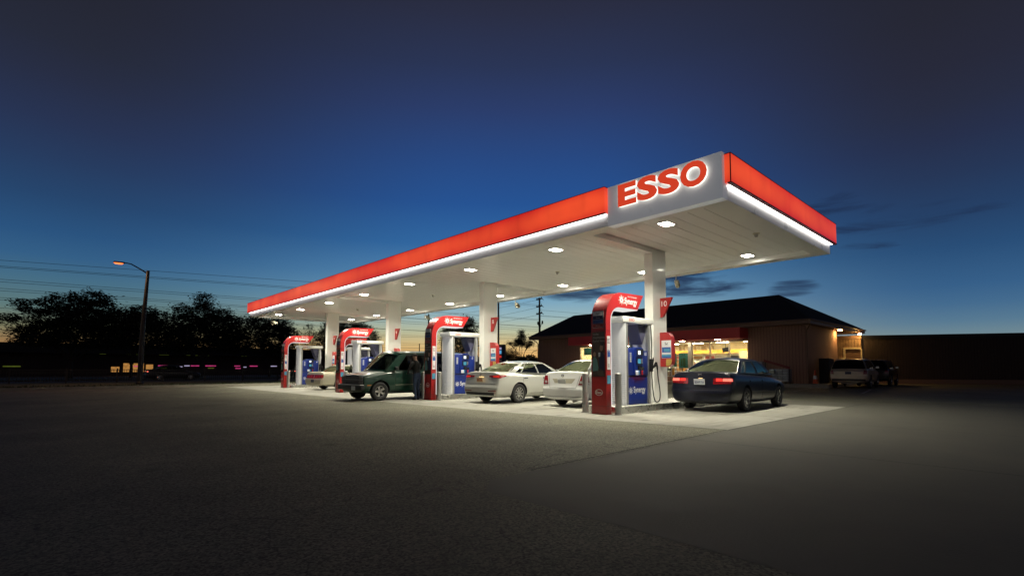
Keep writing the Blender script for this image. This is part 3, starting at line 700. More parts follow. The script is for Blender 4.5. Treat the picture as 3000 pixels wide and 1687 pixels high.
def make_island(length=5.6):
    t = thing('pump_island', 'x', 'pump island')
    def rr(x0, x1, hw, r):
        p = []
        for cx, cy, a in ((x1 - r, hw - r, 0), (x0 + r, hw - r, 90), (x0 + r, -hw + r, 180), (x1 - r, -hw + r, 270)):
            p += [(cx + r * math.cos(R(a + 15 * k)), cy + r * math.sin(R(a + 15 * k))) for k in range(7)]
        return p
    b = MB(); b.prism(rr(0.02, length - .02, .58, .26), 0.0, .176, 'z'); ob('slab', b, 'island_concrete', t)
    o, i = rr(0, length, .60, .28), rr(.02, length - .02, .58, .26); n = len(o)
    b = MB(); vs = [(*p, 0) for p in o] + [(*p, .182) for p in o] + [(*p, .182) for p in i] + [(*p, .0) for p in i]
    b.add(vs, [((k), (k + 1) % n, n + (k + 1) % n, n + k) for k in range(n)] + [(n + k, n + (k + 1) % n, 2 * n + (k + 1) % n, 2 * n + k) for k in range(n)] + [(2 * n + k, 2 * n + (k + 1) % n, 3 * n + (k + 1) % n, 3 * n + k) for k in range(n)])
    ob('steel_edge', b, 'steel', t, True, angle=40)
    return t
def make_bollard():
    t = thing('bollard', 'x', 'bollard')
    b = MB(); b.lathe([(.085, 0), (.085, 1.05)], 20); ob('post', b, 'dull_steel', t, True)
    b = MB(); b.lathe([(.088, 1.03), (.088, 1.055), (.07, 1.075), (.0, 1.082)], 20); ob('cap', b, 'galvanised', t, True)
    b = MB(); b.lathe([(.085, .0), (.13, .0), (.13, .012), (.085, .012)], 20); ob('base_plate', b, 'dull_steel', t)
    return t
def make_flag(num):
    t = thing('number_sign', 'x', 'number sign')
    b = MB(); b.prism([(0, .60), (-.40, .60), (-.09, .02), (-.04, 0), (0, 0)], -.045, .045, 'x'); ob('plate', b, 'red_paint', t)
    for s in (-1, 1): text('number', num, 'white_text', t, (s * .047, -.14, .42), (0, s, 0), (0, 0, 1), height=.17, bold=.012)
    b = MB(); b.box((-.02, 0, .1), (.02, .0035, .5)); ob('bracket', b, 'dull_steel', t)
    return t
def make_box():
    t = thing('information_box', 'x', 'information box')
    prof = [(0, 1.06), (-.20, 1.06), (-.30, 1.02), (-.37, .93), (-.40, .80), (-.40, .18), (-.37, .07), (-.28, 0), (0, 0)]
    b = MB(); b.prism(prof, -.09, .09, 'x'); ob('housing', b, 'red_paint', t)
    for s in (-1, 1):
        b = MB(); b.box((s * .09, -.375, .27), (s * .097, -.055, .81)); po = ob('poster', b, 'poster_white', t)
        b = MB(); b.box((s * .097, -.36, .44), (s * .0985, -.07, .60)); b.box((s * .097, -.37, .275), (s * .0985, -.06, .33)); ob('picture', b, 'poster_blue', po)
        b = MB(); b.box((s * .0985, -.33, .47), (s * .0995, -.14, .55)); b.box((s * .097, -.37, .33), (s * .0985, -.06, .38)); ob('picture', b, 'poster_cyan', po)
        text('lettering', '5¢', 'black_text', po, (s * .0975, -.215, .70), (0, s, 0), (0, 0, 1), height=.10, bold=.012)
        b = MB(); b.box((s * .09, -.39, .04), (s * .094, -.22, .24)) if False else b.prism([(-.39, .24), (-.39, .17), (-.36, .08), (-.29, .03), (-.2, .03), (-.2, .24)], s * .09, s * .094, 'x'); ob('label_plate', b, 'sticker_yellow', t)
        b = MB()
        for i in range(3):
            for j in range(3): b.box((s * .09, -.15 + .05 * i, .05 + .06 * j), (s * .096, -.12 + .05 * i, .085 + .06 * j))
        ob('button', b, 'red_text', t)
    return t

arch0 = make_arch(); isl0 = make_island(); bol0 = make_bollard(); box0 = make_box()
WHO = ['nearest', 'second nearest', 'third', 'farthest']
BY = ['beside the dark blue sedan', 'behind the silver sedan', 'behind the green van', 'by the beige saloon']
first = True
NUMS = ['10', '8', '6', '4']
def put(o0, first, loc, label, group):
    o = o0 if first else dup(o0)
    o.location = loc; o['label'] = label; o['group'] = group
    return o
for k in range(4):
    y0 = 8.1 * k; f = k == 0
    yc = 8.27 + y0
    put(isl0, f, (11.02, yc, .004), f'low pump island with steel edge under the {WHO[k]} pump, {BY[k]}', 'pump islands')
    put(arch0, f, (10.65, 8.08 + y0, .004), ['red arch with poster and oval badge over the nearest pump, the largest one', 'bright red arch next to the pump behind the silver sedan', 'red arch just left of the green van', 'red arch at the far left end of the row'][k], 'red arches over the pumps')
    p = make_pump(NUMS[k]); p.location = (12.32, yc, .182); p['group'] = 'fuel pumps'
    p['label'] = ['white and navy blue fuel pump number 10 beside the dark blue sedan', 'blue fuel pump in white surround directly behind the silver sedan', 'fuel pump partly hidden behind the windscreen of the green van', 'blue fuel pump at the far left behind the beige sedan'][k]
    for s, yb in ((0, 7.62), (1, 8.72)):
        put(bol0, f and s == 0, (10.86 + .02 * s, yb + y0, .004), f"grey steel bollard on the {'left' if s else 'right'} side of the {WHO[k]} red arch", 'bollards in front of the arches')
    fl = make_flag(NUMS[k]); fl.location = (13.9, COLY[k] - .004, 2.78); fl['group'] = 'number signs on the columns'
    fl['label'] = ['red triangular sign with number 10 on the nearest column', 'red triangular sign with number 8 on the second column', 'small red triangular sign on the third column above the van', 'smallest red triangular sign, on the farthest column'][k]
    put(box0, f, (13.9, COLY[k] - .004, 1.25), ['red box with blue and white poster on the nearest column', 'red box with poster on the column behind the silver sedan', 'red rounded box on the column, its top just above the van roof', 'red box with poster on the farthest column above the beige sedan'][k], 'red boxes on the columns')
# second pump and arch at the back of the farthest island
put(arch0, False, (14.35, 32.38, .004), 'red arch standing behind the farthest column, mostly hidden', 'red arches over the pumps')
p = make_pump('4'); p.location = (15.75, 32.57, .182); p['group'] = 'fuel pumps'; p['label'] = 'rear fuel pump seen through the frame of the third pump'
# ---------------------------------------------------------------- vehicles (local: +x forward, ground at 0)
def paint(name, col, coat=.8, rough=.32, metal=.0):
    return pbr(name, col, rough, metal, var=.02, scale=1, coat=coat, rvar=.0, spec=.4)
paint('car_navy', (.004, .005, .013), .28); paint('car_silver', (.50, .50, .46), metal=.25); paint('car_white', (.62, .62, .60))
paint('car_beige', (.40, .37, .28), metal=.2); paint('car_green', (.001, .030, .017), .6); paint('car_tan', (.48, .38, .28), metal=.1); paint('car_dark', (.006, .006, .007), .4)
glass('car_glass', (.40, .45, .36), .0, (.42, .47, .32)); glass('car_glass_dark', (.03, .035, .035), .0, (.6, .65, .6))
pbr('car_interior', (.035, .033, .03), .8, var=.2); pbr('car_trim', (.010, .010, .011), .5, var=.1); pbr('lens_red', (.22, .008, .010), .12, var=.25, scale=30, coat=.8)
pbr('lens_clear', (.78, .76, .66), .12, .6, var=.2, scale=30, coat=.8); pbr('lens_amber', (.45, .14, .02), .2, var=.2, coat=.6)
pbr('plate_white', (.62, .64, .66), .4, var=.06); pbr('plate_orange', (.60, .40, .22), .4, var=.08); pbr('plate_blue_text', (.03, .05, .16), .5)
emis('tail_dim', (1.0, .05, .03), .55, .5, 25); emis('plate_lamp', (1.0, .62, .25), 3.0)

def lerp(a, b, t): return a + (b - a) * t
def body_mesh(sp):
    """lower body: cross-sections along x, subdivided, wheel wells cut"""
    rows = []
    for st in sp['stations']:
        x, w, zb, zs, zt = st[:5]; lean = st[5] if len(st) > 5 else 0.0
        wsh = w * sp.get('shoulder', .945); d = zs - zb
        P = [(0, zb), (.70 * w, zb), (.93 * w, zb + .05), (.985 * w, zb + .28 * d), (.995 * w, zb + .40 * d), (.998 * w, zb + .46 * d), (w, zb + .64 * d), (.985 * w, zb + .86 * d), (wsh, zs), (wsh - .13, lerp(zs, zt, .75)), (.45 * w, zt - .004), (0, zt)]
        half = []
        for (y, z) in P:
            k = max(0, (z - sp.get('bump_z', .62)) / .4); step = sp.get('step', 0) * (1 if z > sp.get('bump_z', .62) - .03 else 0); half.append((x + (lean * min(1, k) + step if lean else 0), y, z))
        rows.append(half)
    v = []; f = []; n = len(rows[0]); ring = 2 * n - 2
    for h in rows:
        v += [(p[0], p[1], p[2]) for p in h] + [(p[0], -p[1], p[2]) for p in h[-2:0:-1]]
    for i in range(len(rows) - 1):
        for k in range(ring):
            k2 = (k + 1) % ring; f.append((i * ring + k, i * ring + k2, (i + 1) * ring + k2, (i + 1) * ring + k))
    def capf(b):
        Lf = list(range(n)); Rt = [0] + [ring - k for k in range(1, n - 1)] + [n - 1]
        return [tuple(b + q for q in dict.fromkeys((Lf[k], Lf[k + 1], Rt[k + 1], Rt[k]))) for k in range(n - 1)]
    f += capf(0) + capf((len(rows) - 1) * ring)
    me = bpy.data.meshes.new('body'); me.from_pydata(v, [], f); me.materials.append(MATS[sp['paint']]); me.materials.append(MATS['car_trim'])
    bm = bmesh.new(); bm.from_mesh(me); bmesh.ops.recalc_face_normals(bm, faces=bm.faces[:]); bm.to_mesh(me); bm.free()
    o = link('tmp', me); m = o.modifiers.new('s', 'SUBSURF'); m.levels = m.render_levels = 2
    cuts = []
    for wx in sp['axles']:
        for s in (-1, 1):
            c = MB(); r = sp['wheel_r'] + sp.get('arch_gap', .055); yw = sp['width'] / 2
            c.lathe([(.001, s * (yw - .30)), (r, s * (yw - .30)), (r, s * (yw + .3)), (.001, s * (yw + .3))], 28, 'y', (wx, 0, sp['wheel_r'] + .01))
            cm = c.mesh('cut', [sp['paint'], 'car_trim']); 
            for p in cm.polygons: p.material_index = 1
            bm = bmesh.new(); bm.from_mesh(cm); bmesh.ops.remove_doubles(bm, verts=bm.verts[:], dist=.0015); bmesh.ops.recalc_face_normals(bm, faces=bm.faces[:]); bm.to_mesh(cm); bm.free()
            co = link('cut', cm); cuts.append(co)
            q = o.modifiers.new('b', 'BOOLEAN'); q.operation = 'DIFFERENCE'; q.object = co; q.solver = 'EXACT'
    dg = bpy.context.evaluated_depsgraph_get(); dg.update()
    out = bpy.data.meshes.new_from_object(o.evaluated_get(dg)); out.name = 'body'
    for c in cuts + [o]: bpy.data.objects.remove(c)
    for p in out.polygons: p.use_smooth = True
    out.set_sharp_from_angle(angle=R(38))
    return out
def bvh_of(me): return BVHTree.FromPolygons([v.co[:] for v in me.vertices], [tuple(p.vertices) for p in me.polygons])

def cabin(sp, t):
    """greenhouse: windscreen, side and rear glass cut out of a painted shell"""
    g = sp['cabin']; pt = sp['paint']
    xfb, xrb, wbf, wbr, zbf, zbr = g['base']; xft, xrt, wtf, wtr, ztf, ztr = g['top']
    crown, arcz, bfw, brw = g.get('crown', .05), g.get('arc', .03), g.get('bow_front', .16), g.get('bow_rear', .10)
    def base(fr, s): return Vector((lerp(xfb, xrb, fr), s * lerp(wbf, wbr, fr), lerp(zbf, zbr, fr)))
    def top(fr, s): return Vector((lerp(xft, xrt, fr), s * (lerp(wtf, wtr, fr)), lerp(ztf, ztr, fr) + arcz * 4 * fr * (1 - fr)))
    shell = MB(); shell.m = 0
    def emit(rows, glassy, name, gmat):
        n = len(rows[0]); gm = MB()
        for i in range(len(rows) - 1):
            for j in range(n - 1):
                q = (rows[i][j], rows[i][j + 1], rows[i + 1][j + 1], rows[i + 1][j])
                (gm if glassy(i, j) else shell).quad(*q)
        if gm.v:
            o = ob(name, gm, gmat, t, True, fix=False); bmw(o)
    def bmw(o):
        bm = bmesh.new(); bm.from_mesh(o.data); bmesh.ops.remove_doubles(bm, verts=bm.verts[:], dist=1e-4); bm.to_mesh(o.data); bm.free()
        for p in o.data.polygons: p.use_smooth = True
    vs = [0, .05, .3, .6, .88, 1] if not g.get('vlist') else g['vlist']
    vlo, vhi = 1, len(vs) - 2
    # front and rear screens
    for nm, fr, bow, sg in (('windscreen', 0, bfw, 1), ('rear_window', 1, brw, -1)):
        ss = [-1, -.975, -.6, -.3, 0, .3, .6, .975, 1]; rows = []
        for v in vs:
            row = []
            for s in ss:
                b_ = base(fr, s); t_ = top(fr, s)
                b_ = b_ + Vector((sg * bow * (1 - s * s), 0, .015 * (1 - s * s))); t_ = t_ + Vector((sg * bow * .45 * (1 - s * s), 0, crown * (1 - s * s)))
                p = b_.lerp(t_, v); p += Vector((sg * .02, 0, .03)) * 4 * v * (1 - v) * .6
                row.append(p)
            rows.append(row)
        emit(rows, lambda i, j: vlo <= i < vhi and 1 <= j < len(ss) - 2 or False if not g.get('solid_' + nm) else False, nm, g.get('glass_' + nm, g.get('glass', 'car_glass')))
    # sides
    fl = [0.0]; cells = []
    for (a, b_) in g['side']:
        if a > fl[-1] + 1e-6: fl.append(a); cells.append(False)
        m_ = (a + b_) / 2; fl += [m_, b_]; cells += [True, True]
    if fl[-1] < 1: fl.append(1.0); cells.append(False)
    for s in (1, -1):
        wins = {}
        rows = []
        for v in vs:
            row = []
            for fr in fl:
                p = base(fr, s).lerp(top(fr, s), v); p.y += s * .035 * 4 * v * (1 - v); row.append(p)
            rows.append(row)
        # one pane object per window
        runs = []; j = 0
        while j < len(cells):
            if cells[j]: runs.append((j, j + 2)); j += 2
            else: j += 1
        for i in range(len(rows) - 1):
            for j in range(len(cells)):
                if not (cells[j] and vlo <= i < vhi): shell.quad(rows[i][j], rows[i][j + 1], rows[i + 1][j + 1], rows[i + 1][j])
        for (a, b_) in runs:
            gm = MB()
            for i in range(vlo, vhi):
                for j in range(a, b_): gm.quad(rows[i][j], rows[i][j + 1], rows[i + 1][j + 1], rows[i + 1][j])
            o = ob('side_window', gm, g.get('glass_side', g.get('glass', 'car_glass')), t, True, fix=False); bmw(o)
        # black rubber line round the glass
        rl = MB()
        for (a, b_) in runs:
            lo = [rows[vlo][j] for j in range(a, b_ + 1)]; hi = [rows[vhi][j] for j in range(a, b_ + 1)]
            mid_l = [rows[i][a] for i in range(vlo, vhi + 1)]; mid_r = [rows[i][b_] for i in range(vlo, vhi + 1)]
            for pth in (lo, hi, mid_l, mid_r): rl.tube([p + Vector((0, s * .002, 0)) for p in pth], .009, 5)
        ob('window_seal', rl, g.get('seal', 'car_trim'), t, True)
    # roof
    rows = []
    for k in range(13):
        fr = k / 12; row = []
        for s in (1, .9, .6, .3, 0, -.3, -.6, -.9, -1):
            p = top(fr, s); bowx = bfw * .45 * (1 - s * s) * (1 - fr) - brw * .45 * (1 - s * s) * fr
            row.append(p + Vector((bowx, 0, crown * (1 - s * s))))
        rows.append(row)
    shell.grid(rows)
    o = ob('roof', shell, pt, t, True); bmw(o); o.data.set_sharp_from_angle(angle=R(40))
    # seats and dark cabin floor
    zf = min(zbf, zbr) - .02
    b = MB(); b.box((xrb + .06, -min(wbf, wbr) + .07, zf), (xfb - .05, min(wbf, wbr) - .07, zf + .055)); ob('interior', b, 'car_interior', t)
    H = ztf - zbf
    for (sx, n) in ((g.get('seat_front', lerp(xfb, xrb, .52)), 2), (g.get('seat_rear', lerp(xfb, xrb, .80)), 3)):
        for q in ((-.38, .38) if n == 2 else (-.42, 0, .42)):
            b = MB(); b.bbox((sx - .06, q - (.22 if n == 2 else .2), zf), (sx + .06, q + (.22 if n == 2 else .2), zf + .55 * H * (1 if n == 2 else .45)), .04)
            b.bbox((sx - .05, q - .12, zf + (.55 * H if n == 2 else .25 * H)), (sx + .04, q + .12, zf + (.82 * H if n == 2 else .5 * H)), .04)
            ob('seat', b, 'car_interior', t, True)
    for s in (1, -1):
        mx, mz = g.get('mirror', (xfb - .35, zbf + .03)); y0 = lerp(wbf, wbr, (xfb - mx) / (xfb - xrb))
        b = MB(); b.bbox((mx - .05, s * (y0 + .05), mz), (mx + .07, s * (y0 + .24), mz + .14), .035); b.tube([(mx, s * (y0 - .03), mz + .02), (mx, s * (y0 + .07), mz + .05)], .025, 6); mo = ob('mirror', b, g.get('mirror_mat', pt), t, True)
        b = MB(); b.box((mx - .053, s * (y0 + .07), mz + .02), (mx - .0505, s * (y0 + .22), mz + .12)); ob('mirror_glass', b, 'chrome', mo)

def wheel(t, sp, wx, s, spokes=7, rimmat='alloy', style='alloy'):
    r = sp['wheel_r']; w = .20; yo = sp['width'] / 2 - .015; rr = r * (.66 if style != 'steel' else .60)
    y_out, y_in = s * yo, s * (yo - w)
    hub = MB(); hub.lathe([(0.001, s * (yo - .10)), (rr, s * (yo - .10))], 24, 'y'); hub.lathe([(rr, y_out - s * .02), (rr, y_in)], 24, 'y')
    h = ob('wheel', hub, 'car_trim', t, False, (wx, 0, r))
    ty = MB(); ty.lathe([(rr, y_in + s * .01), (r * .9, y_in), (r * .985, y_in + s * .02), (r, y_in + s * .05), (r, y_out - s * .05), (r * .985, y_out - s * .02), (r * .9, y_out), (rr + .01, y_out - s * .008), (rr, y_out - s * .02)], 32, 'y')
    ob('tyre', ty, 'rubber', h, True, angle=60)
    rm = MB(); rm.lathe([(rr, y_out - s * .022), (rr * .985, y_out - s * .012), (rr * .93, y_out - s * .012), (rr * .90, y_out - s * .05)], 32, 'y')
    rm.lathe([(.001, y_out - s * .02), (.05, y_out - s * .022), (.065, y_out - s * .05)], 20, 'y')
    for k in range(spokes):
        a = 2 * PI * k / spokes; ca, sa = math.cos(a), math.sin(a)
        def P(rad, wd, dy): return (rad * ca - wd * sa, y_out - s * dy, rad * sa + wd * ca)
        wi, wo = (.026, .020) if style == 'alloy' else (.035, .05)
        for (z0, z1) in ((.028, .085),):
            rm.add([P(.04, -wi, z0), P(.04, wi, z0), P(rr * .95, wo, z0), P(rr * .95, -wo, z0), P(.04, -wi, z1), P(.04, wi, z1), P(rr * .95, wo, z1), P(rr * .95, -wo, z1)],
                   [(0, 1, 2, 3), (4, 7, 6, 5), (0, 4, 5, 1), (1, 5, 6, 2), (2, 6, 7, 3), (3, 7, 4, 0)])
    ob('rim', rm, rimmat, h, True, angle=30)

class Patcher:
    """sheets that follow the bodywork: rays shot at the body along an axis"""
    def __init__(s, me, t): s.b = bvh_of(me); s.t = t
    def hit(s, axis, sg, a, c):
        if axis == 'x': o = Vector((sg * 4, a, c)); d = Vector((-sg, 0, 0))
        elif axis == 'y': o = Vector((a, sg * 3, c)); d = Vector((0, -sg, 0))
        else: o = Vector((a, c, 3)); d = Vector((0, 0, -1))
        p, n, i, dist = s.b.ray_cast(o, d, 6)
        return (p, n, d) if p is not None else None
    def patch(s, name, mat, axis, sg, quad, off=.006, parent=None, nu=10, nv=4):
        """quad: four (a,c) corners in order; a,c = (y,z) for axis x, (x,z) for axis y, (x,y) for z"""
        rows = []
        for j in range(nv + 1):
            row = []
            for i in range(nu + 1):
                u, v = i / nu, j / nv
                a = lerp(lerp(quad[0][0], quad[1][0], u), lerp(quad[3][0], quad[2][0], u), v); c = lerp(lerp(quad[0][1], quad[1][1], u), lerp(quad[3][1], quad[2][1], u), v)
                h = s.hit(axis, sg, a, c)
                row.append(None if h is None else h[0] - h[2] * off)
            rows.append(row)
        mb = MB()
        for j in range(nv):
            for i in range(nu):
                q = (rows[j][i], rows[j][i + 1], rows[j + 1][i + 1], rows[j + 1][i])
                if any(p is None for p in q): continue
                if max((q[k] - q[(k + 1) % 4]).length for k in range(4)) > .5: continue
                mb.quad(*q)
        if not mb.v: return None
        o = ob(name, mb, mat, parent or s.t, True, fix=False)
        bm = bmesh.new(); bm.from_mesh(o.data); bmesh.ops.remove_doubles(bm, verts=bm.verts[:], dist=1e-5)
        g = bmesh.ops.extrude_face_region(bm, geom=bm.faces[:])
        dv = {'x': Vector((-sg, 0, 0)), 'y': Vector((0, -sg, 0)), 'z': Vector((0, 0, -1))}[axis] * (off + .006)
        bmesh.ops.translate(bm, vec=dv, verts=[e for e in g['geom'] if isinstance(e, bmesh.types.BMVert)])
        bmesh.ops.recalc_face_normals(bm, faces=bm.faces[:]); bm.to_mesh(o.data); bm.free()
        for p in o.data.polygons: p.use_smooth = True
        o.data.set_sharp_from_angle(angle=R(45))
        return o
    def line(s, name, mat, axis, sg, pts, w=.004, off=.001):
        P = []
        for (a, c) in pts:
            h = s.hit(axis, sg, a, c)
            if h: P.append(h[0] - h[2] * off)
        if len(P) > 1: return ob(name, MB().tube(P, w, 5), mat, s.t, True)
def seg(a, b, n=10): return [(lerp(a[0], b[0], i / n), lerp(a[1], b[1], i / n)) for i in range(n + 1)]

def plate(t, x, y, z, sg, txt, mat='plate_white', tmat='plate_blue_text', w=.31, h=.155, lean=0.0):
    b = MB(); b.bbox((-.006, -w / 2, -h / 2), (.006, w / 2, h / 2), .004)
    p = ob('licence_plate', b, mat, t, False, (x, y, z), (0, -sg * lean if False else lean, 0))
    if txt: text('lettering', txt, tmat, p, (sg * .0075, 0, -.01), (0, sg, 0), (0, 0, 1), height=.07, width=.25, bold=.02)
    return p

def make_car(name, label, cat, sp, loc, rz, group='cars at the pumps'):
    t = thing(name, label, cat, loc, rz, group)
    me = body_mesh(sp); link('body', me, t)
    cabin(sp, t)
    for wx in sp['axles']:
        for s in (1, -1): wheel(t, sp, wx, s, sp.get('spokes', 7), sp.get('rim', 'alloy'), sp.get('rim_style', 'alloy'))
    return t, Patcher(me, t)
def seams(P, xs, z0, z1, sides=(1, -1)):
    for s in sides:
        for x in xs: P.line('door_seam', 'car_trim', 'y', s, seg((x, z0), (x + .04, z1)))
def handles(P, xs, z, mat):
    for s in (1, -1):
        for x in xs: P.patch('door_handle', mat, 'y', s, [(x - .10, z), (x + .10, z + .005), (x + .10, z + .035), (x - .10, z + .03)], .022, nu=4, nv=2)

def sedan_stations(L, W, ov_r, deck, hood, belt, tail=.0):
    """generic three-box saloon; x = 0 half way between the axles is not assumed: rear bumper at x=-L/2"""
    h = L / 2; w = W / 2
    return [(-h, w * .88, .30, deck - .12, deck - .05, .09), (-h + .025, w * .935, .24, deck - .085, deck - .012, .08), (-h + .10, w * .955, .22, deck - .07, deck + .004, .05), (-h + .22, w * .975, .21, deck - .07, deck + .004, .0), (-h + .50, w * .99, .20, deck - .07, deck),
            (-h + 1.0, w, .19, belt - .05, deck + .0), (-h + 1.7, w, .18, belt - .05, belt + .0), (-.1, w, .17, belt - .06, belt - .02), (h - 2.0, w, .17, belt - .09, belt - .03), (h - 1.5, w, .18, hood - .06, hood + .01),
            (h - .9, w * .985, .19, hood - .12, hood - .05), (h - .35, w * .95, .20, hood - .20, hood - .14), (h - .10, w * .86, .22, hood - .30, hood - .24), (h, w * .72, .28, hood - .40, hood - .34)]

# --- dark blue saloon, nearest, tail lamps lit
W_, L_ = 1.82, 4.81
spA = dict(step=.035, width=W_, axles=(-1.33, 1.41), wheel_r=.325, paint='car_navy', stations=sedan_stations(L_, W_, 1.05, 1.08, .93, 1.00), spokes=7,
           cabin=dict(base=(1.02, -1.72, .80, .78, .96, 1.03), top=(.28, -.98, .60, .58, 1.40, 1.39), side=[(.09, .44), (.48, .80), (.83, .92)], crown=.06, arc=.03, bow_front=.2, bow_rear=.16, mirror=(.62, 1.0)))
car, P = make_car('parked_car', 'dark navy blue saloon with lit red tail lights, nearest of the cars', 'car', spA, (15.72, 6.72, .004), R(2))
for s in (1, -1):
    l = P.patch('tail_light', 'lens_red', 'x', -1, [(s * .36, .74), (s * .88, .76), (s * .86, .90), (s * .36, .90)], .012, nu=14)
    P.patch('lamp', 'tail_hot', 'x', -1, [(s * .62, .82), (s * .86, .82), (s * .845, .895), (s * .62, .895)], .018, parent=l)
    P.patch('lamp', 'tail_lit', 'x', -1, [(s * .44, .82), (s * .595, .82), (s * .595, .895), (s * .44, .895)], .018, parent=l)
P.line('trim_strip', 'chrome', 'x', -1, seg((-.8, .555), (.8, .555), 16), .012)
P.patch('bumper_step', 'car_navy', 'x', -1, [(-.86, .50), (.86, .50), (.86, .58), (-.86, .58)], .035, nu=18)
P.line('boot_seam', 'car_trim', 'x', -1, seg((-.60, .62), (.60, .62), 12), .005)
plate(car, -2.408, 0, .80, -1, 'BSWP·714', lean=R(-8))
P.patch('plate_lamp', 'plate_lamp', 'x', -1, [(-.05, .888), (.05, .888), (.05, .90), (-.05, .90)], .03, nu=3, nv=1)
b = MB(); b.tube([(-2.36, -.045, .97), (-2.355, -.04, 1.03)], .006, 5); b.tube([(-2.36, .045, .97), (-2.355, .04, 1.03)], .006, 5); b.tube([(-2.357, -.043, 1.0), (-2.357, .043, 1.0)], .006, 5); ob('emblem', b, 'chrome', car, True)
seams(P, (.95, -.15, -1.15), .28, .96); handles(P, (-.05, -1.0), .80, 'car_navy')
for s in (1, -1): P.line('side_moulding', 'car_trim', 'y', s, seg((-1.0, .52), (1.0, .50), 16), .014)
for s in (1, -1): P.patch('headlight', 'lens_clear', 'x', 1, [(s * .45, .62), (s * .80, .66), (s * .78, .74), (s * .45, .72)], .012)
b = MB(); b.tube([(-2.3, .5, .22), (-2.46, .5, .21)], .03, 10); ob('exhaust', b, 'dull_steel', car, True)
car.scale = (1, 1, 1.035)
navy_car = car

# --- silver saloon with long red lamps
W_, L_ = 1.83, 4.84
spB = dict(step=.035, width=W_, axles=(-1.36, 1.43), wheel_r=.335, paint='car_silver', stations=sedan_stations(L_, W_, 1.05, 1.10, .92, 1.02), spokes=10,
           cabin=dict(base=(1.12, -1.80, .80, .76, .97, 1.06), top=(.22, -1.0, .59, .57, 1.41, 1.39), side=[(.10, .45), (.48, .78), (.80, .88)], crown=.05, arc=.035, bow_front=.22, bow_rear=.18, mirror=(.70, 1.02), seal='chrome'))
car, P = make_car('parked_car', 'silver saloon with swept red tail lights and orange-lit plate, between two pumps', 'car', spB, (13.32, 13.48, .004), R(3))
for s in (1, -1):
    l = P.patch('tail_light', 'lens_red', 'x', -1, [(s * .38, .905), (s * .90, .86), (s * .885, 1.0), (s * .38, .955)], .012, nu=16)
    P.patch('lamp', 'tail_dim', 'x', -1, [(s * .58, .905), (s * .84, .89), (s * .83, .965), (s * .58, .95)], .018, parent=l)
    l2 = P.patch('tail_light', 'lens_red', 'y', s, [(-2.30, .87), (-1.98, .93), (-2.04, .97), (-2.30, .99)], .010)
    P.patch('reflector', 'lens_red', 'x', -1, [(s * .42, .42), (s * .78, .43), (s * .78, .455), (s * .42, .445)], .01)
plate(car, -2.425, 0, .815, -1, 'AKR 1S91', 'plate_orange', 'red_text', lean=R(-8))
P.patch('plate_lamp', 'plate_lamp', 'x', -1, [(-.10, .905), (.10, .905), (.10, .915), (-.10, .915)], .03, nu=3, nv=1)
P.patch('bumper_lip', 'car_trim', 'x', -1, [(-.70, .29), (.70, .29), (.70, .385), (-.70, .385)], .02, nu=16)
P.line('boot_seam', 'car_trim', 'x', -1, seg((-.72, .68), (.72, .68), 14), .004)
b = MB(); b.lathe([(.03, 0), (.055, .002), (.055, .010), (.03, .012)], 18, 'x', (-2.375, 0, .985)); ob('emblem', b, 'chrome', car, True)
seams(P, (1.0, -.12, -1.2), .28, .98); handles(P, (-.02, -1.05), .85, 'chrome')
for s in (1, -1): P.line('sill_crease', 'car_trim', 'y', s, seg((-1.0, .335), (1.0, .335), 12), .006)
for s in (1, -1): P.patch('headlight', 'lens_clear', 'x', 1, [(s * .40, .62), (s * .80, .66), (s * .78, .76), (s * .40, .70)], .012)
b = MB(); b.prism([(-1.15, 1.44), (-1.02, 1.46), (-1.08, 1.50)], -.012, .012, 'y'); ob('aerial', b, 'car_silver', car)

# --- white compact saloon, tail towards us
W_, L_ = 1.79, 4.56
spC = dict(step=.035, width=W_, axles=(-1.32, 1.37), wheel_r=.315, paint='car_white', stations=sedan_stations(L_, W_, 1.0, 1.11, .98, 1.05), spokes=5, rim='dull_steel',
           cabin=dict(base=(1.15, -1.72, .79, .75, 1.00, 1.07), top=(.30, -1.02, .58, .57, 1.45, 1.43), side=[(.09, .45), (.48, .82), (.84, .92)], crown=.05, arc=.03, bow_front=.2, bow_rear=.16, mirror=(.75, 1.05)))
car, P = make_car('parked_car', 'white compact saloon seen from behind, left of the nearest red arch', 'car', spC, (14.0, 10.40, .004), R(2))
for s in (1, -1):
    l = P.patch('tail_light', 'lens_red', 'x', -1, [(s * .60, .70), (s * .87, .70), (s * .84, .98), (s * .68, .98)], .012, nu=10)
    P.patch('reversing_lamp', 'lens_clear', 'x', -1, [(s * .64, .74), (s * .74, .74), (s * .76, .82), (s * .66, .82)], .018, parent=l)
    P.patch('tail_light', 'lens_red', 'y', s, [(-2.17, .72), (-2.04, .78), (-2.04, .96), (-2.17, .97)], .010)
P.patch('plate_recess', 'car_beige', 'x', -1, [(-.34, .74), (.34, .74), (.46, .88), (-.46, .88)], .004, nu=10)
plate(car, -2.285, 0, .80, -1, '', 'plate_white', lean=R(-8)); 
P.patch('plate_face', 'grade_navy', 'x', -1, [(-.14, .765), (.14, .765), (.14, .83), (-.14, .83)], .04, nu=2, nv=2) if False else None
for z in (.60, ): P.line('boot_seam', 'car_trim', 'x', -1, seg((-.52, z), (.52, z), 12), .005)
P.line('boot_seam', 'car_trim', 'x', -1, seg((-.52, .60), (-.62, .98), 8), .004); P.line('boot_seam', 'car_trim', 'x', -1, seg((.52, .60), (.62, .98), 8), .004)
P.line('bumper_seam', 'car_trim', 'x', -1, seg((-.84, .33), (.84, .33), 14), .006)
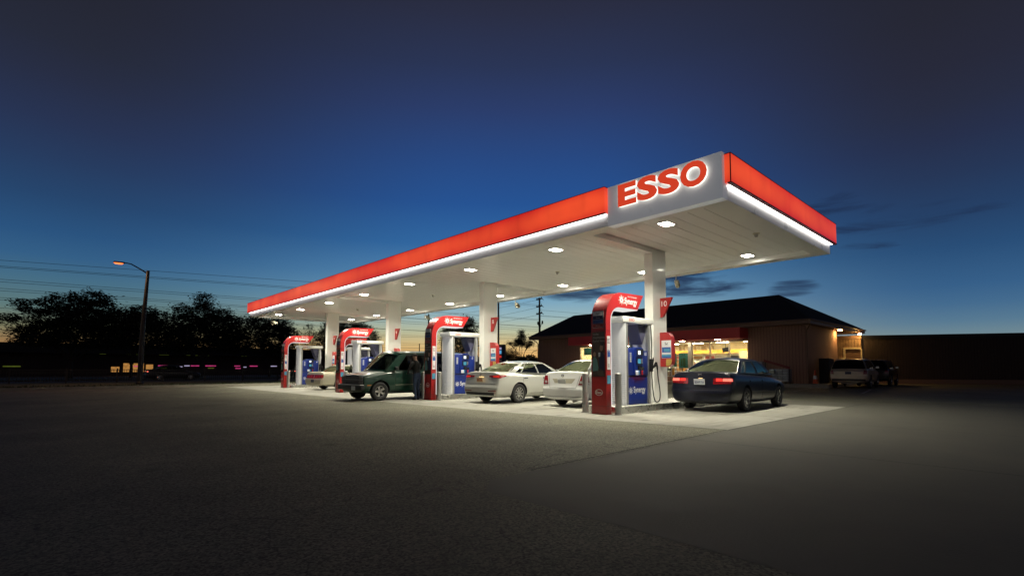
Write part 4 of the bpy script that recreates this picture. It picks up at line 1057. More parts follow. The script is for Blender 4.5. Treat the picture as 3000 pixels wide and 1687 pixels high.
b = MB(); b.lathe([(.028, 0), (.05, .003), (.05, .010), (.03, .012)], 18, 'x', (-2.245, 0, .975)); b.box((-2.245, -.06, .968), (-2.235, .06, .982)); ob('emblem', b, 'chrome', car, True)
seams(P, (1.05, -.1, -1.15), .28, 1.0); handles(P, (0, -1.0), .86, 'car_white')
b = MB(); b.tube([(-.95, 0, 1.49), (-1.06, 0, 1.70)], .006, 5); ob('aerial', b, 'car_trim', car)
b = MB(); b.tube([(-2.1, -.45, .21), (-2.3, -.45, .20)], .03, 10); ob('exhaust', b, 'dull_steel', car, True)

# --- beige saloon at the far pump
W_, L_ = 1.87, 5.05
spD = dict(step=.035, width=W_, axles=(-1.38, 1.42), wheel_r=.33, paint='car_beige', stations=sedan_stations(L_, W_, 1.2, 1.02, .92, .98), spokes=7,
           cabin=dict(base=(1.0, -1.75, .80, .78, .93, .98), top=(.25, -1.05, .62, .60, 1.36, 1.35), side=[(.09, .46), (.49, .86)], crown=.05, arc=.03, bow_front=.2, bow_rear=.14, mirror=(.6, .98)))
car, P = make_car('parked_car', 'beige saloon with dark red tail lamps behind the second farthest arch', 'car', spD, (13.42, 28.55, .004), R(9))
for s in (1, -1):
    l = P.patch('tail_light', 'lens_red', 'x', -1, [(s * .02, .64), (s * .88, .66), (s * .86, .86), (s * .02, .86)], .012, nu=16)
    for q in (.25, .5, .72): P.patch('lamp', 'tail_dim', 'x', -1, [(s * q, .73), (s * (q + .035), .73), (s * (q + .035), .77), (s * q, .77)], .02, parent=l, nu=2, nv=2)
P.patch('bumper', 'car_beige', 'x', -1, [(-.90, .38), (.90, .38), (.90, .60), (-.90, .60)], .045, nu=18)
plate(car, -2.58, 0, .50, -1, '', 'grade_navy')
seams(P, (.95, -.15, -1.2), .28, .93); handles(P, (-.05, -1.05), .78, 'car_beige')

# --- green van, nose towards us
W_, L_ = 1.97, 4.82; w = W_ / 2; h = L_ / 2
spV = dict(width=W_, axles=(-1.18, 1.67), wheel_r=.345, arch_gap=.07, paint='car_green', shoulder=.97, bump_z=.7, spokes=5, rim='alloy', rim_style='steel',
           stations=[(-h, w * .90, .36, 1.0, 1.02), (-h + .06, w * .96, .30, 1.08, 1.12), (-h + .3, w * .99, .28, 1.10, 1.13), (-1.2, w, .27, 1.10, 1.13), (0, w, .26, 1.10, 1.13), (.9, w, .26, 1.10, 1.14), (1.35, w, .27, 1.06, 1.14), (1.75, w * .99, .28, 1.0, 1.08), (2.12, w * .985, .28, .95, 1.03), (h - .18, w * .98, .29, .93, .985), (h - .11, w * .975, .30, .92, .965), (h - .085, w * .965, .31, .905, .95), (h - .075, w * .93, .34, .87, .92)],
           cabin=dict(base=(1.45, -h + .06, .90, .92, 1.10, 1.08), top=(.78, -h + .16, .84, .86, 1.80, 1.82), side=[(.11, .41), (.435, .68), (.705, .96)], crown=.09, arc=.02, bow_front=.18, bow_rear=.03, mirror=(1.05, 1.13), glass='car_glass', glass_side='car_glass_dark', glass_rear_window='car_glass_dark', vlist=[0, .06, .3, .6, .86, 1], seat_front=.35, seat_rear=-.8, mirror_mat='car_trim'))
car, P = make_car('green_van', 'dark green passenger van with its nose pointing at the street side', 'van', spV, (10.78, 17.98, .004), R(180))
gr = P.patch('grille', 'car_trim', 'x', 1, [(-.55, .62), (.55, .62), (.55, .92), (-.55, .92)], .012, nu=12)
for z in (.66, .70, .74, .80, .84, .88): P.line('grille_bar', 'dull_steel', 'x', 1, seg((-.54, z), (.54, z), 10), .006, .016).parent = gr
P.patch('grille_bar', 'dull_steel', 'x', 1, [(-.88, .765), (.88, .765), (.88, .79), (-.88, .79)], .022, nu=14)
for s in (1, -1):
    P.patch('headlight', 'lens_clear', 'x', 1, [(s * .57, .80), (s * .89, .80), (s * .89, .92), (s * .57, .92)], .016)
    P.patch('fog_light', 'lens_clear', 'x', 1, [(s * .57, .63), (s * .89, .63), (s * .89, .75), (s * .57, .75)], .014)
    P.patch('side_marker', 'lens_amber', 'y', s, [(2.02, .56), (2.20, .56), (2.20, .60), (2.02, .60)], .008, nu=4, nv=2)
    P.line('side_stripe', 'car_beige', 'y', s, seg((-2.2, .58), (1.0, .58), 18), .008)
    P.line('side_stripe', 'car_beige', 'y', s, seg((1.05, .585), (1.0, .58), 2), .008)
    P.patch('arch_lip', 'car_green', 'y', s, [(1.45, .815), (1.89, .815), (1.81, .85), (1.53, .85)], .03, nu=8, nv=2)
b = MB(); b.bbox((h - .12, -.97, .40), (h + .06, .97, .60), .04); ob('front_bumper', b, 'car_trim', car, True)
b = MB(); b.bbox((h - .10, -.95, .57), (h + .075, .95, .61), .015); ob('bumper_strip', b, 'dull_steel', car, True)
pl_ = plate(car, h + .066, .40, .47, 1, '', 'plate_white', lean=0)
seams(P, (1.02, -.02), .32, 1.08); 
for s in (1, -1): P.line('body_crease', 'car_trim', 'y', s, seg((-2.2, .98), (1.0, .98), 14), .005)
handles(P, (.15,), .90, 'car_trim')
b = MB(); b.tube([(1.42, -.25, 1.155), (1.15, .25, 1.40)], .008, 5); b.tube([(1.46, .40, 1.15), (1.30, -.10, 1.30)], .006, 5); ob('wiper', b, 'car_trim', car)
b = MB(); b.box((-1.9, -.8, .25), (1.8, .8, .34)); ob('underbody', b, 'car_trim', car)

# --- tan off-roader seen from behind by the shop, with a dark one beyond it
W_, L_ = 2.0, 5.0; w = W_ / 2; h = L_ / 2
spS = dict(width=W_, axles=(-1.42, 1.44), wheel_r=.385, arch_gap=.07, paint='car_tan', shoulder=.96, bump_z=.8, spokes=5,
           stations=[(-h, w * .86, .42, 1.0, 1.04, .02), (-h + .05, w * .94, .36, 1.12, 1.16, .02), (-h + .25, w * .985, .33, 1.16, 1.2), (-1.2, w, .31, 1.17, 1.21), (0, w, .30, 1.17, 1.21), (1.0, w, .30, 1.15, 1.2), (1.5, w, .31, 1.06, 1.13), (2.0, w * .98, .32, 1.0, 1.06), (h - .2, w * .94, .34, .92, .98), (h - .03, w * .84, .38, .80, .86), (h, w * .72, .45, .72, .78)],
           cabin=dict(base=(1.25, -h + .1, .90, .90, 1.15, 1.14), top=(.45, -h + .38, .72, .70, 1.74, 1.72), side=[(.11, .40), (.43, .68), (.71, .94)], crown=.06, arc=.04, bow_front=.18, bow_rear=.05, mirror=(.85, 1.2), glass='car_glass_dark', glass_side='car_glass_dark', glass_rear_window='car_glass_dark'))
car, P = make_car('off_road_car', 'tan four-wheel-drive car seen from behind at the right side of the shop', 'car', spS, (37.75, 8.36, .004), R(4), 'cars parked by the shop')
for s in (1, -1): P.patch('tail_light', 'lens_red', 'x', -1, [(s * .74, .86), (s * .95, .86), (s * .93, 1.14), (s * .78, 1.14)], .012)
P.patch('chrome_bar', 'chrome', 'x', -1, [(-.72, 1.05), (.72, 1.05), (.72, 1.075), (-.72, 1.075)], .016, nu=14)
P.patch('rear_bumper', 'car_trim', 'x', -1, [(-.85, .45), (.85, .45), (.85, .58), (-.85, .58)], .03, nu=14)
P.patch('tailgate_panel', 'car_tan', 'x', -1, [(-.72, .66), (.72, .66), (.72, .72), (-.72, .72)], .014, nu=14)
plate(car, -2.515, 0, .93, -1, '', 'grade_navy')
b = MB()
for s in (1, -1): b.tube([(-1.9, s * .66, 1.80), (.3, s * .66, 1.84)], .022, 6)
ob('roof_rail', b, 'chrome', car, True)
seams(P, (.9, -.15, -1.2), .4, 1.12, (-1,)); 
b = MB(); b.tube([(-2.5, -.5, .36), (-2.56, .0, .30), (-2.5, .5, .36)], .02, 6); ob('tow_bar', b, 'dull_steel', car, True)
spS2 = dict(spS); spS2['paint'] = 'car_dark'
car, P = make_car('off_road_car', 'black car in the shade to the right of the tan four-wheel-drive', 'car', spS2, (43.4, 8.3, .004), R(3), 'cars parked by the shop')
for s in (1, -1): P.patch('tail_light', 'lens_red', 'x', -1, [(s * .74, .86), (s * .95, .86), (s * .93, 1.14), (s * .78, 1.14)], .012)

# --- traffic on the road behind the fence (copies of the navy saloon)
for i, (x, y) in enumerate([(9.5, 62), (24, 62.5)]):
    c = dup(navy_car); c.name = 'parked_car' if False else 'road_car'
    c.location = (x, y, .01); c.rotation_euler = (0, 0, R(3 - i)); c['group'] = 'cars on the road behind the fence'
    c['label'] = ['dark car on the road behind the fence, right of the street lamp', 'dark car on the road directly behind the farthest red arch'][i]
# ---------------------------------------------------------------- shop behind the pumps
def block_wall(name, col):
    """ribbed split-face block: rough faces between straight vertical grooves, faint bed joints"""
    m, nt, out = new_mat(name); L = nt.links.new
    b = N(nt, 'ShaderNodeBsdfPrincipled'); tc = N(nt, 'ShaderNodeTexCoord'); sp = N(nt, 'ShaderNodeSeparateXYZ'); L(tc.outputs['Object'], sp.inputs[0])
    ad = N(nt, 'ShaderNodeMath', operation='ADD'); L(sp.outputs[0], ad.inputs[0]); L(sp.outputs[1], ad.inputs[1])
    pp = N(nt, 'ShaderNodeMath', operation='PINGPONG'); pp.inputs[1].default_value = .10; L(ad.outputs[0], pp.inputs[0])
    gr = N(nt, 'ShaderNodeMapRange'); gr.inputs['From Min'].default_value = 0; gr.inputs['From Max'].default_value = .022; L(pp.outputs[0], gr.inputs[0])
    ph = N(nt, 'ShaderNodeMath', operation='PINGPONG'); ph.inputs[1].default_value = .10; L(sp.outputs[2], ph.inputs[0])
    gh = N(nt, 'ShaderNodeMapRange'); gh.inputs['From Min'].default_value = 0; gh.inputs['From Max'].default_value = .008; gh.inputs['To Min'].default_value = .75; L(ph.outputs[0], gh.inputs[0])
    no = N(nt, 'ShaderNodeTexNoise'); no.inputs['Scale'].default_value = 16; no.inputs['Detail'].default_value = 6; L(tc.outputs['Object'], no.inputs['Vector'])
    mu = N(nt, 'ShaderNodeMath', operation='MULTIPLY'); L(gr.outputs[0], mu.inputs[0]); L(gh.outputs[0], mu.inputs[1])
    mx = N(nt, 'ShaderNodeMix', data_type='RGBA'); mx.inputs[6].default_value = tuple(c * .25 for c in col) + (1,)
    cr = N(nt, 'ShaderNodeMix', data_type='RGBA'); cr.inputs[6].default_value = tuple(c * .7 for c in col) + (1,); cr.inputs[7].default_value = tuple(c * 1.3 for c in col) + (1,); L(no.outputs[0], cr.inputs[0])
    L(cr.outputs[2], mx.inputs[7]); L(mu.outputs[0], mx.inputs[0]); L(mx.outputs[2], b.inputs['Base Color']); b.inputs['Roughness'].default_value = .9
    hh = N(nt, 'ShaderNodeMath', operation='MULTIPLY'); L(mu.outputs[0], hh.inputs[0]); L(no.outputs[0], hh.inputs[1])
    bp = N(nt, 'ShaderNodeBump'); bp.inputs['Strength'].default_value = .9; bp.inputs['Distance'].default_value = .03; L(hh.outputs[0], bp.inputs['Height']); L(bp.outputs[0], b.inputs['Normal'])
    L(b.outputs[0], out.inputs[0])
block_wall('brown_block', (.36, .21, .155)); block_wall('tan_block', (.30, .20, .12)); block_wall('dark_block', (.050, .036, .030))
pbr('shingle', (.045, .043, .042), 1.0, var=.35, scale=8, bump=.5, bscale=25, spec=.05)
pbr('brown_trim', (.20, .12, .08), .6, var=.1); pbr('awning_red', (.68, .05, .05), .45, var=.08, scale=2)
pbr('mullion', (.50, .48, .42), .4, .2, var=.06); pbr('shop_cream', (.72, .60, .38), .7, var=.06); pbr('shop_yellow', (.75, .42, .05), .6, var=.05)
pbr('shop_floor', (.40, .36, .28), .4, var=.1); pbr('sign_tan', (.40, .27, .13), .6, var=.35, scale=5); pbr('sign_cream', (.70, .60, .40), .6, var=.1)
pbr('cooler_white', (.70, .70, .66), .4, var=.05); pbr('teal_poster', (.05, .22, .20), .5, var=.35, scale=4); pbr('green_goods', (.05, .12, .05), .5, var=.6, scale=9); pbr('dark_goods', (.03, .03, .03), .5, var=.5, scale=9); pbr('red_goods', (.4, .05, .04), .5, var=.5, scale=9); pbr('amber_goods', (.35, .16, .03), .5, var=.5, scale=9)
glass('shop_glass', (.90, .92, .90), .02)
emis('shop_lamp', (1.0, .84, .54), 80)
shop = thing('shop_building', 'long low shop with dark hipped roof, brown ribbed block walls and lit windows', 'building', (36.5, 23, 0))
def sh(name, mb, mats, smooth=False, parent=shop, o=(36.5, 23, 0)):
    for i, v in enumerate(mb.v): mb.v[i] = (v[0] - o[0], v[1] - o[1], v[2] - o[2])
    return ob(name, mb, mats, parent, smooth)
WY0, WY1, WZ1 = 14.5, 29.9, 3.22
b = MB()
b.box((36.5, 10.75, .0), (36.75, WY0, 4.12)); b.box((36.5, WY1, .0), (36.75, 35.2, 4.12)); b.box((36.5, WY0, WZ1), (36.75, WY1, 4.12)); b.box((36.5, WY0, 0), (36.75, WY1, .55))
b.box((36.752, 10.75, 0), (43.6, 10.95, 4.12)); b.box((36.752, 35.0, 0), (49, 35.2, 4.12)); b.box((43.4, 10.952, 0), (43.6, 13.4, 4.12)); b.box((48.8, 13.4, 0), (49, 34.998, 4.12)); b.box((43.602, 13.2, 0), (48.8, 13.4, 4.12))
sh('wall', b, 'brown_block')
# roof: hipped at the near end, gabled at the far end
ex0, ex1, ey0, ey1, ez, rx, rz = 35.3, 49.3, 10.15, 35.45, 4.38, 42.3, 7.05
b = MB(); vs = [(ex0, ey0, ez), (ex1, ey0, ez), (ex1, ey1, ez), (ex0, ey1, ez), (rx, 14.3, rz), (rx, ey1, rz)]
b.add(vs, [(0, 4, 5, 3), (0, 1, 4), (1, 2, 5, 4), (2, 3, 5), (0, 3, 2, 1)]); roof = sh('roof', b, 'shingle')
b = MB(); t_ = .30
b.box((ex0, ey0, ez - t_), (ex0 + .04, ey1, ez - .003)); b.box((ex0 + .04, ey0, ez - t_), (ex1, ey0 + .04, ez - .003)); b.box((ex1 - .04, ey0 + .04, ez - t_), (ex1, ey1, ez - .003))
b.box((ex0 + .04, ey0 + .04, ez - t_ + .02), (36.498, ey1, ez - t_ + .05)); b.box((36.498, ey0 + .04, ez - t_ + .02), (ex1 - .04, 10.748, ez - t_ + .05)); sh('eaves', b, 'brown_trim', False)
b = MB(); b.tube([(ex0 - .05, ey0 - .05, ez - .05), (ex0 - .05, ey1, ez - .05)], .055, 8); b.tube([(ex0 - .05, ey0 - .05, ez - .05), (ex1, ey0 - .05, ez - .05)], .055, 8)
b.tube([(ex0 + .1, ey0 + .0, ez - .1), (36.1, 10.45, 3.95), (36.4, 10.68, 3.7), (36.4, 10.68, .25)], .05, 8); sh('gutter', b, 'brown_trim', True)
b = MB(); b.tube([(ex0 + .05, 35.3, ez - .1), (36.2, 35.3, 3.9), (36.45, 35.28, 3.7), (36.45, 35.28, .25)], .05, 8); sh('downpipe', b, 'brown_trim', True)
b = MB(); b.box((35.1, WY0 - .02, 3.32), (36.498, 30.1, 4.07)); sh('red_awning', b, 'awning_red')
# lamps under the awning edge
for y in (16.4, 19.2, 22, 25, 28):
    b = MB(); b.box((35.75, y - .15, 3.300), (36.0, y + .15, 3.318)); sh('awning_lamp', b, 'shop_lamp')
# glazing bays
ys = [WY0, 15.87, 17.32, 18.74]; bays = list(zip(ys, ys[1:])) + [(19.04, 20.5), (20.5, 22.0), (22.0, 23.4), (23.4, 24.9), (24.9, 26.3), (26.3, 27.8), (27.8, 29.88)]
for y0, y1 in bays:
    b = MB()
    for (ya, yb, za, zb) in ((y0, y0 + .05, .55, WZ1), (y1 - .05, y1, .55, WZ1), (y0 + .05, y1 - .05, .55, .62), (y0 + .05, y1 - .05, WZ1 - .06, WZ1)):
        b.box((36.54, ya, za), (36.64, yb, zb))
    fr = sh('window', b, 'mullion'); g_ = MB(); g_.box((36.585, y0 + .051, .621), (36.595, y1 - .051, WZ1 - .061)); sh('pane', g_, 'shop_glass', parent=fr)
b = MB(); b.box((36.45, 18.745, .2), (36.66, 19.035, WZ1)); sh('pillar', b, 'mullion')
# shop interior
b = MB(); b.box((36.752, 14.0, .15), (42.5, 30.2, .2)); sh('shop_floor', b, 'shop_floor')
b = MB(); b.box((41.5, 14.2, .2), (41.6, 30.2, 3.3)); b.box((36.8, 14.2, .2), (41.498, 14.3, 3.3)); b.box((36.8, 30.1, .2), (41.498, 30.2, 3.3)); b.box((38.4, 14.302, .2), (38.5, 15.9, 2.55)); sh('inner_wall', b, 'shop_cream')
b = MB(); b.box((36.8, 14.3, 3.3), (41.6, 30.2, 3.36)); sh('ceiling', b, 'cooler_white')
b = MB(); b.box((40.55, 14.4, 2.48), (40.75, 30, 2.76)); b.box((38.38, 14.31, 2.56), (38.52, 16.0, 2.66)); sh('yellow_band', b, 'shop_yellow')
for y in (15.4, 17.6, 19.8, 22, 24.5, 27, 29):
    b = MB(); b.box((37.6, y - .5, 3.28), (37.9, y + .5, 3.298)); b.box((39.3, y - .5, 3.28), (39.6, y + .5, 3.298)); sh('ceiling_lamp', b, 'shop_lamp')
def disc(y, z, r, txt, label):
    t = thing('round_sign', label, 'sign', (41.40, y, z), 0, 'round signs on the shop back wall')
    b = MB(); b.lathe([(.001, -.03), (r, -.03), (r, .05), (.001, .05)], 32, 'x'); ob('board', b, 'sign_tan', t)
    b = MB(); b.prism([(-r * .45, -r * .5), (r * .35, -r * .5), (r * .5, r * .25), (-r * .5, r * .3)], -.045, -.031, 'x'); ob('picture', b, 'sign_cream', t)
    text('lettering', txt, 'sign_tan', t, (-.05, 0, 0), YN, (0, 0, 1), height=r * .5, bold=.03)
disc(22.7, 2.98, .42, 'Go', 'round brown sign on the shop back wall, leftmost of those above the yellow band'); disc(21.7, 3.0, .36, 'G', 'round brown sign left of the grey window pillar'); disc(20.6, 2.98, .48, 'G', 'large round sign just right of the grey window pillar'); disc(19.7, 2.98, .40, 'Go', 'round tan sign near the middle mullion of the shop window')
def cooler(y, goods, label, w=.95):
    t = thing('drinks_cooler', label, 'cooler', (41.1, y, .2), 0, 'drinks coolers along the shop back wall')
    b = MB(); b.box((-.05, -w / 2, 0), (.35, -w / 2 + .05, 2.2)); b.box((-.05, w / 2 - .05, 0), (.35, w / 2, 2.2)); b.box((-.05, -w / 2 + .05, 2.1), (.35, w / 2 - .05, 2.2)); b.box((.3, -w / 2 + .05, 0), (.35, w / 2 - .05, 2.1)); ob('cabinet', b, 'cooler_white', t)
    b = MB()
    for k in range(6): b.box((0, -w / 2 + .052, .12 + .34 * k), (.298, w / 2 - .052, .14 + .34 * k))
    ob('shelf', b, 'mullion', t)
    for k in range(6):
        b = MB(); y_ = -w / 2 + .09; rr_ = random.Random(int(y * 10) + k)
        while y_ < w / 2 - .1:
            b.lathe([(.032, 0), (.032, .17), (.014, .21), (.014, .25), (.001, .25)], 8, 'z', (.05, y_, .142 + .34 * k)); y_ += .075
        ob('bottles', b, rr_.choice(goods), t)
G4 = ['green_goods', 'dark_goods', 'red_goods', 'amber_goods', 'cooler_white']
for i, y in enumerate((17.4, 18.45, 19.5, 20.55, 21.6, 22.65, 23.7, 24.75, 25.8, 26.85)):
    cooler(y, G4[i % 3:] + G4[:i % 2], f'{ORD[i] if i < 8 else ("ninth", "tenth")[i - 8]} drinks cooler from the right along the shop back wall')
def wposter(y0, y1, z0, z1, txt, label):
    t = thing('window_poster', label, 'poster', (36.53, (y0 + y1) / 2, (z0 + z1) / 2), 0, 'teal posters in the shop window')
    hw, hh = (y1 - y0) / 2, (z1 - z0) / 2
    b = MB(); b.box((-.008, -hw, -hh), (.0, hw, hh)); ob('sheet', b, 'teal_poster', t)
    text('lettering', txt, 'black_text', t, (-.0095, 0, hh - .14), YN, (0, 0, 1), height=.16, bold=.015)
    b = MB(); b.box((-.012, -hw * .5, -hh + .1), (-.0085, hw * .1, hh - .4)); b.box((-.012, hw * .2, -hh + .15), (-.0085, hw * .6, hh - .45)); ob('picture', b, 'green_goods', t)
wposter(20.05, 20.6, 1.35, 2.40, '4.99', 'teal price poster in the shop window next to the column'); wposter(19.1, 19.85, 1.25, 2.42, '2-5', 'wider teal price poster left of the grey window pillar')
wposter(28.3, 29.4, 2.45, 3.1, '', 'teal sign in the far left shop window above the white car')
t = thing('hanging_screen', 'black screen hanging on a rod inside the shop window', 'screen', (37.6, 16.6, 3.28), 0)
b = MB(); b.box((-.015, -.015, -.5), (.015, .015, 0)); ob('rod', b, 'dark_metal', t)
b = MB(); b.prism([(-.24, -.80), (.22, -.86), (.26, -.52), (-.20, -.46)], -.03, .03, 'x'); ob('screen', b, 'black_plastic', t)
t = thing('shop_counter', 'low counter with goods inside the lit shop window', 'counter', (37.6, 20.5, .2), 0)
b = MB(); b.box((-.3, -5.5, 0), (.3, 8.5, .75)); ob('base', b, 'brown_trim', t)
b = MB(); b.bbox((-.34, -5.55, .752), (.34, 8.55, .80), .01); ob('top', b, 'cooler_white', t)
for i in range(26):
    y = -5.2 + i * .52; b = MB(); h = .15 + .25 * random.random(); b.bbox((-.2, y, .802), (.15, y + .36, .80 + h), .02); g_ = ob('goods', b, random.choice(G4), t)
t = thing('safety_post', 'short yellow post with rounded top in front of the shop window', 'bollard', (35.35, 19.7, .2), 0)
b = MB(); b.lathe([(.08, 0), (.08, .9), (.06, .98), (.001, 1.02)], 16); ob('post', b, 'shop_yellow', t, True)
b = MB(); b.lathe([(.082, .35), (.082, .5)], 16); ob('band', b, 'poster_white', t, True)
# stacked wrapped water packs, sloping red barrier, cone, things by the wall
pbr('wrap_clear', (.45, .47, .48), .12, .25, var=.35, scale=25, bump=.8, bscale=40, coat=.6); pbr('cone_orange', (.55, .07, .02), .6, var=.1); pbr('pallet_wood', (.18, .12, .07), .85, var=.3)
def pallet(loc, n, label, wy=1.05):
    t = thing('water_pallet', label, 'pallet', loc, 0, 'wrapped water packs by the shop wall')
    b = MB()
    for k in range(4): b.box((-.4, -wy / 2 + k * wy / 4.2, 0), (.4, -wy / 2 + k * wy / 4.2 + .1, .1))
    b.box((-.42, -wy / 2, .102), (.42, wy / 2, .125)); ob('pallet', b, 'pallet_wood', t)
    for k in range(n):
        b = MB()
        for j in range(3):
            y = -wy / 2 + .02 + j * (wy - .04) / 3; b.bbox((-.4, y, .13 + .17 * k), (.4, y + (wy - .04) / 3 - .01, .13 + .17 * k + .165), .04)
        ob('water_packs', b, 'wrap_clear', t, True)
pallet((35.45, 11.95, .205), 5, 'lower stack of wrapped water packs at the shop corner'); pallet((35.5, 13.55, .205), 8, 'taller stack of wrapped water packs behind the dark blue sedan')
t = thing('red_barrier', 'sloping red board leaning over the water packs by the shop wall', 'barrier', (35.2, 12.2, .2), 0)
b = MB(); b.prism([(-.85, .95), (-.85, 1.12), (.75, 1.62), (.75, 1.45)], -.05, -.02, 'x'); ob('board', b, 'red_dark', t)
b = MB(); b.box((-.01, -.83, 0), (.03, -.77, 1.0)); b.box((-.01, .66, 0), (.03, .72, 1.5)); ob('leg', b, 'dark_metal', t)
t = thing('traffic_cone', 'orange traffic cone standing by the shop corner', 'cone', (36.0, 10.16, .205), 0)
b = MB(); b.bbox((-.2, -.2, 0), (.2, .2, .04), .01); ob('base', b, 'black_plastic', t)
b = MB(); b.lathe([(.16, .04), (.03, .92), (.001, .93)], 18); ob('body', b, 'cone_orange', t, True)
b = MB(); b.lathe([(.125, .33), (.09, .55)], 18); ob('band', b, 'poster_white', t, True)
t = thing('metal_cabinet', 'dark metal cabinet beside the downpipe at the shop corner', 'cabinet', (39.2, 10.35, .2), 0)
b = MB(); b.bbox((-.6, -.3, 0), (.6, .3, 1.7), .02); ob('body', b, 'dark_metal', t); b = MB(); b.box((-.602, -.02, .1), (-.6, .0, 1.6)); ob('door', b, 'black_plastic', t)
# flower display
t = thing('flower_stand', 'small bright display of goods between the second arch and the van', 'display', (24.5, 36.6, .004), 0)
b = MB(); b.box((-.5, -.4, 0), (.5, .4, .6)); ob('crate', b, 'grade_navy', t)
b = MB()
for i in range(60):
    p = Vector((random.uniform(-.5, .5), random.uniform(-.4, .4), .6 + random.random() * .35)); r = .05
    b.add([p + Vector((random.uniform(-r, r), random.uniform(-r, r), random.uniform(-r, r))) * 1.6 for _ in range(3)], [(0, 1, 2)])
ob('flowers', b, 'sticker_yellow', t, fix=False)
# wall lamps on the right-hand side of the shop
t = thing('soffit_lamp', 'small round warm lamp under the eaves on the shop right side', 'lamp', (43.1, 10.42, 4.07), 0)
b = MB(); b.lathe([(.001, -.03), (.13, -.03), (.13, .0), (.001, .0)], 18); ob('lens', b, 'warm_lamp', t); b = MB(); b.lathe([(.131, -.025), (.16, -.025), (.16, .004)], 18); ob('trim', b, 'brown_trim', t)
t = thing('corner_lamp', 'bright orange lamp at the back corner of the shop eaves', 'lamp', (47.3, 10.1, 4.0), 0)
b = MB(); b.lathe([(.001, -.12), (.07, -.10), (.10, -.03), (.08, .0)], 14); ob('bulb', b, 'warm_lamp', t, True); b = MB(); b.tube([(0, 0, 0), (0, .05, .09)], .03, 8); b.lathe([(.09, 0), (.11, .02), (.03, .05)], 14); ob('bracket', b, 'dark_metal', t, True)
# lit wing wall with its door frame, then the long dark warehouse
t = thing('service_wing', 'narrow tan block wing with a door frame, lit by an orange lamp', 'building', (47.9, 11, 0))
b = MB(); b.box((47.9, 11.36, 0), (48.2, 13.2, 3.6)); b.box((47.9, 10.16, 2.85), (48.2, 11.36, 3.6)); sh('wall', b, 'tan_block', parent=t, o=(47.9, 11, 0))
b = MB(); b.box((47.84, 10.12, 3.602), (48.25, 13.2, 3.88)); sh('parapet', b, 'brown_trim', parent=t, o=(47.9, 11, 0))
b = MB(); b.box((47.86, 11.25, 0), (47.895, 11.40, 2.9)); b.box((47.86, 10.16, 2.78), (47.895, 11.25, 2.9)); b.box((47.86, 10.1, 0), (47.895, 10.2, 2.78)); sh('door_frame', b, 'cream', parent=t, o=(47.9, 11, 0))
b = MB(); b.box((48.0, 10.2, 0), (48.06, 11.25, 2.77)); sh('door', b, 'brown_trim', parent=t, o=(47.9, 11, 0))
ang = math.atan2(1.1 - 10.1, 53 - 47.95)
t = thing('warehouse', 'long dark flat-roofed building at the right edge', 'building', (48.25, 10.05, 0), ang)
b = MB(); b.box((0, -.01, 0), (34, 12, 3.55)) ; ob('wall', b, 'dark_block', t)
b = MB(); b.box((-.05, -.08, 3.552), (34.05, 12.05, 3.87)); ob('parapet', b, 'dark_metal', t)
b = MB(); b.box((-.02, -.06, 0), (33, -.012, .35)); ob('base_course', b, 'brown_trim', t)
# ---------------------------------------------------------------- trees
pbr('bark', (.030, .024, .018), .9, var=.3, scale=5, bump=.4, bscale=30)
pbr('leaf_dark', (.045, .055, .032), .75, var=.5, scale=.6); pbr('leaf_mid', (.055, .07, .035), .7, var=.5, scale=.9)
def tree(name, label, loc, H, lobes, group, leaf=.22, n=260, mat='leaf_dark', trunk=.16, seed=1, flat=.55, stems=1):
    """lobes: (dx, dy, z, rx, rz). trunk > limbs to every lobe; crown of small leaf faces gathered in twig clusters"""
    rn = random.Random(seed)
    t = thing(name, label, 'tree', loc, 0, group)
    b = MB()
    zf = min(l[2] for l in lobes) * .55
    for s_ in range(stems):
        ox = (s_ - (stems - 1) / 2) * .5
        b.tube([(ox, 0, 0), (ox * 1.2 + rn.uniform(-.1, .1), 0, zf * .5), (ox * 1.6, .05, zf), (ox * 2, 0, zf * 1.35)], [trunk, trunk * .85, trunk * .7, trunk * .45], 8)
    for (dx, dy, z, rx, rz) in lobes:
        p0 = Vector((rn.uniform(-.2, .2) * stems, 0, zf * rn.uniform(.75, 1.25))); p3 = Vector((dx, dy, z)); m1 = p0.lerp(p3, .4) + Vector((rn.uniform(-.3, .3), rn.uniform(-.3, .3), .25 * rz))
        b.tube([p0, m1, p3], [trunk * .42, trunk * .26, .02], 6)
        for q in range(5):
            e = p3 + Vector((rn.uniform(-1, 1) * rx * .8, rn.uniform(-1, 1) * rx * .8, rn.uniform(-.6, .8) * rz)); b.tube([m1.lerp(p3, rn.uniform(.2, .9)), e], [.03, .008], 4)
    ob('trunk', b, 'bark', t, True)
    b = MB()
    for (dx, dy, z, rx, rz) in lobes:
        for _ in range(max(12, int(n * rx * rz * .35))):
            th = rn.uniform(0, 2 * PI); cz = rn.uniform(-1, 1); sr = math.sqrt(1 - cz * cz); rad = rn.uniform(.45, 1.0) ** .6 * rn.uniform(.8, 1.12)
            c = Vector((dx + rx * rad * sr * math.cos(th), dy + rx * rad * sr * math.sin(th), z + rz * rad * cz))
            k = rn.randint(5, 9); sp_ = leaf * rn.uniform(1.1, 2.4)
            for _ in range(k):
                p = c + Vector((rn.gauss(0, sp_), rn.gauss(0, sp_), rn.gauss(0, sp_ * flat)))
                a = rn.uniform(0, 2 * PI); u = Vector((math.cos(a), math.sin(a), rn.uniform(-.45, .45))) * leaf * rn.uniform(.6, 1.2); w = Vector((-math.sin(a), math.cos(a), rn.uniform(-.6, .6))) * leaf * .42
                b.add([p - u, p + w, p + u, p - w], [(0, 1, 2, 3)])
    ob('crown', b, mat, t, fix=False)
    return t
K_ = 1.42
def far(x, y): return (x * K_, y * K_, 0)
GT = 'tall trees across the road'
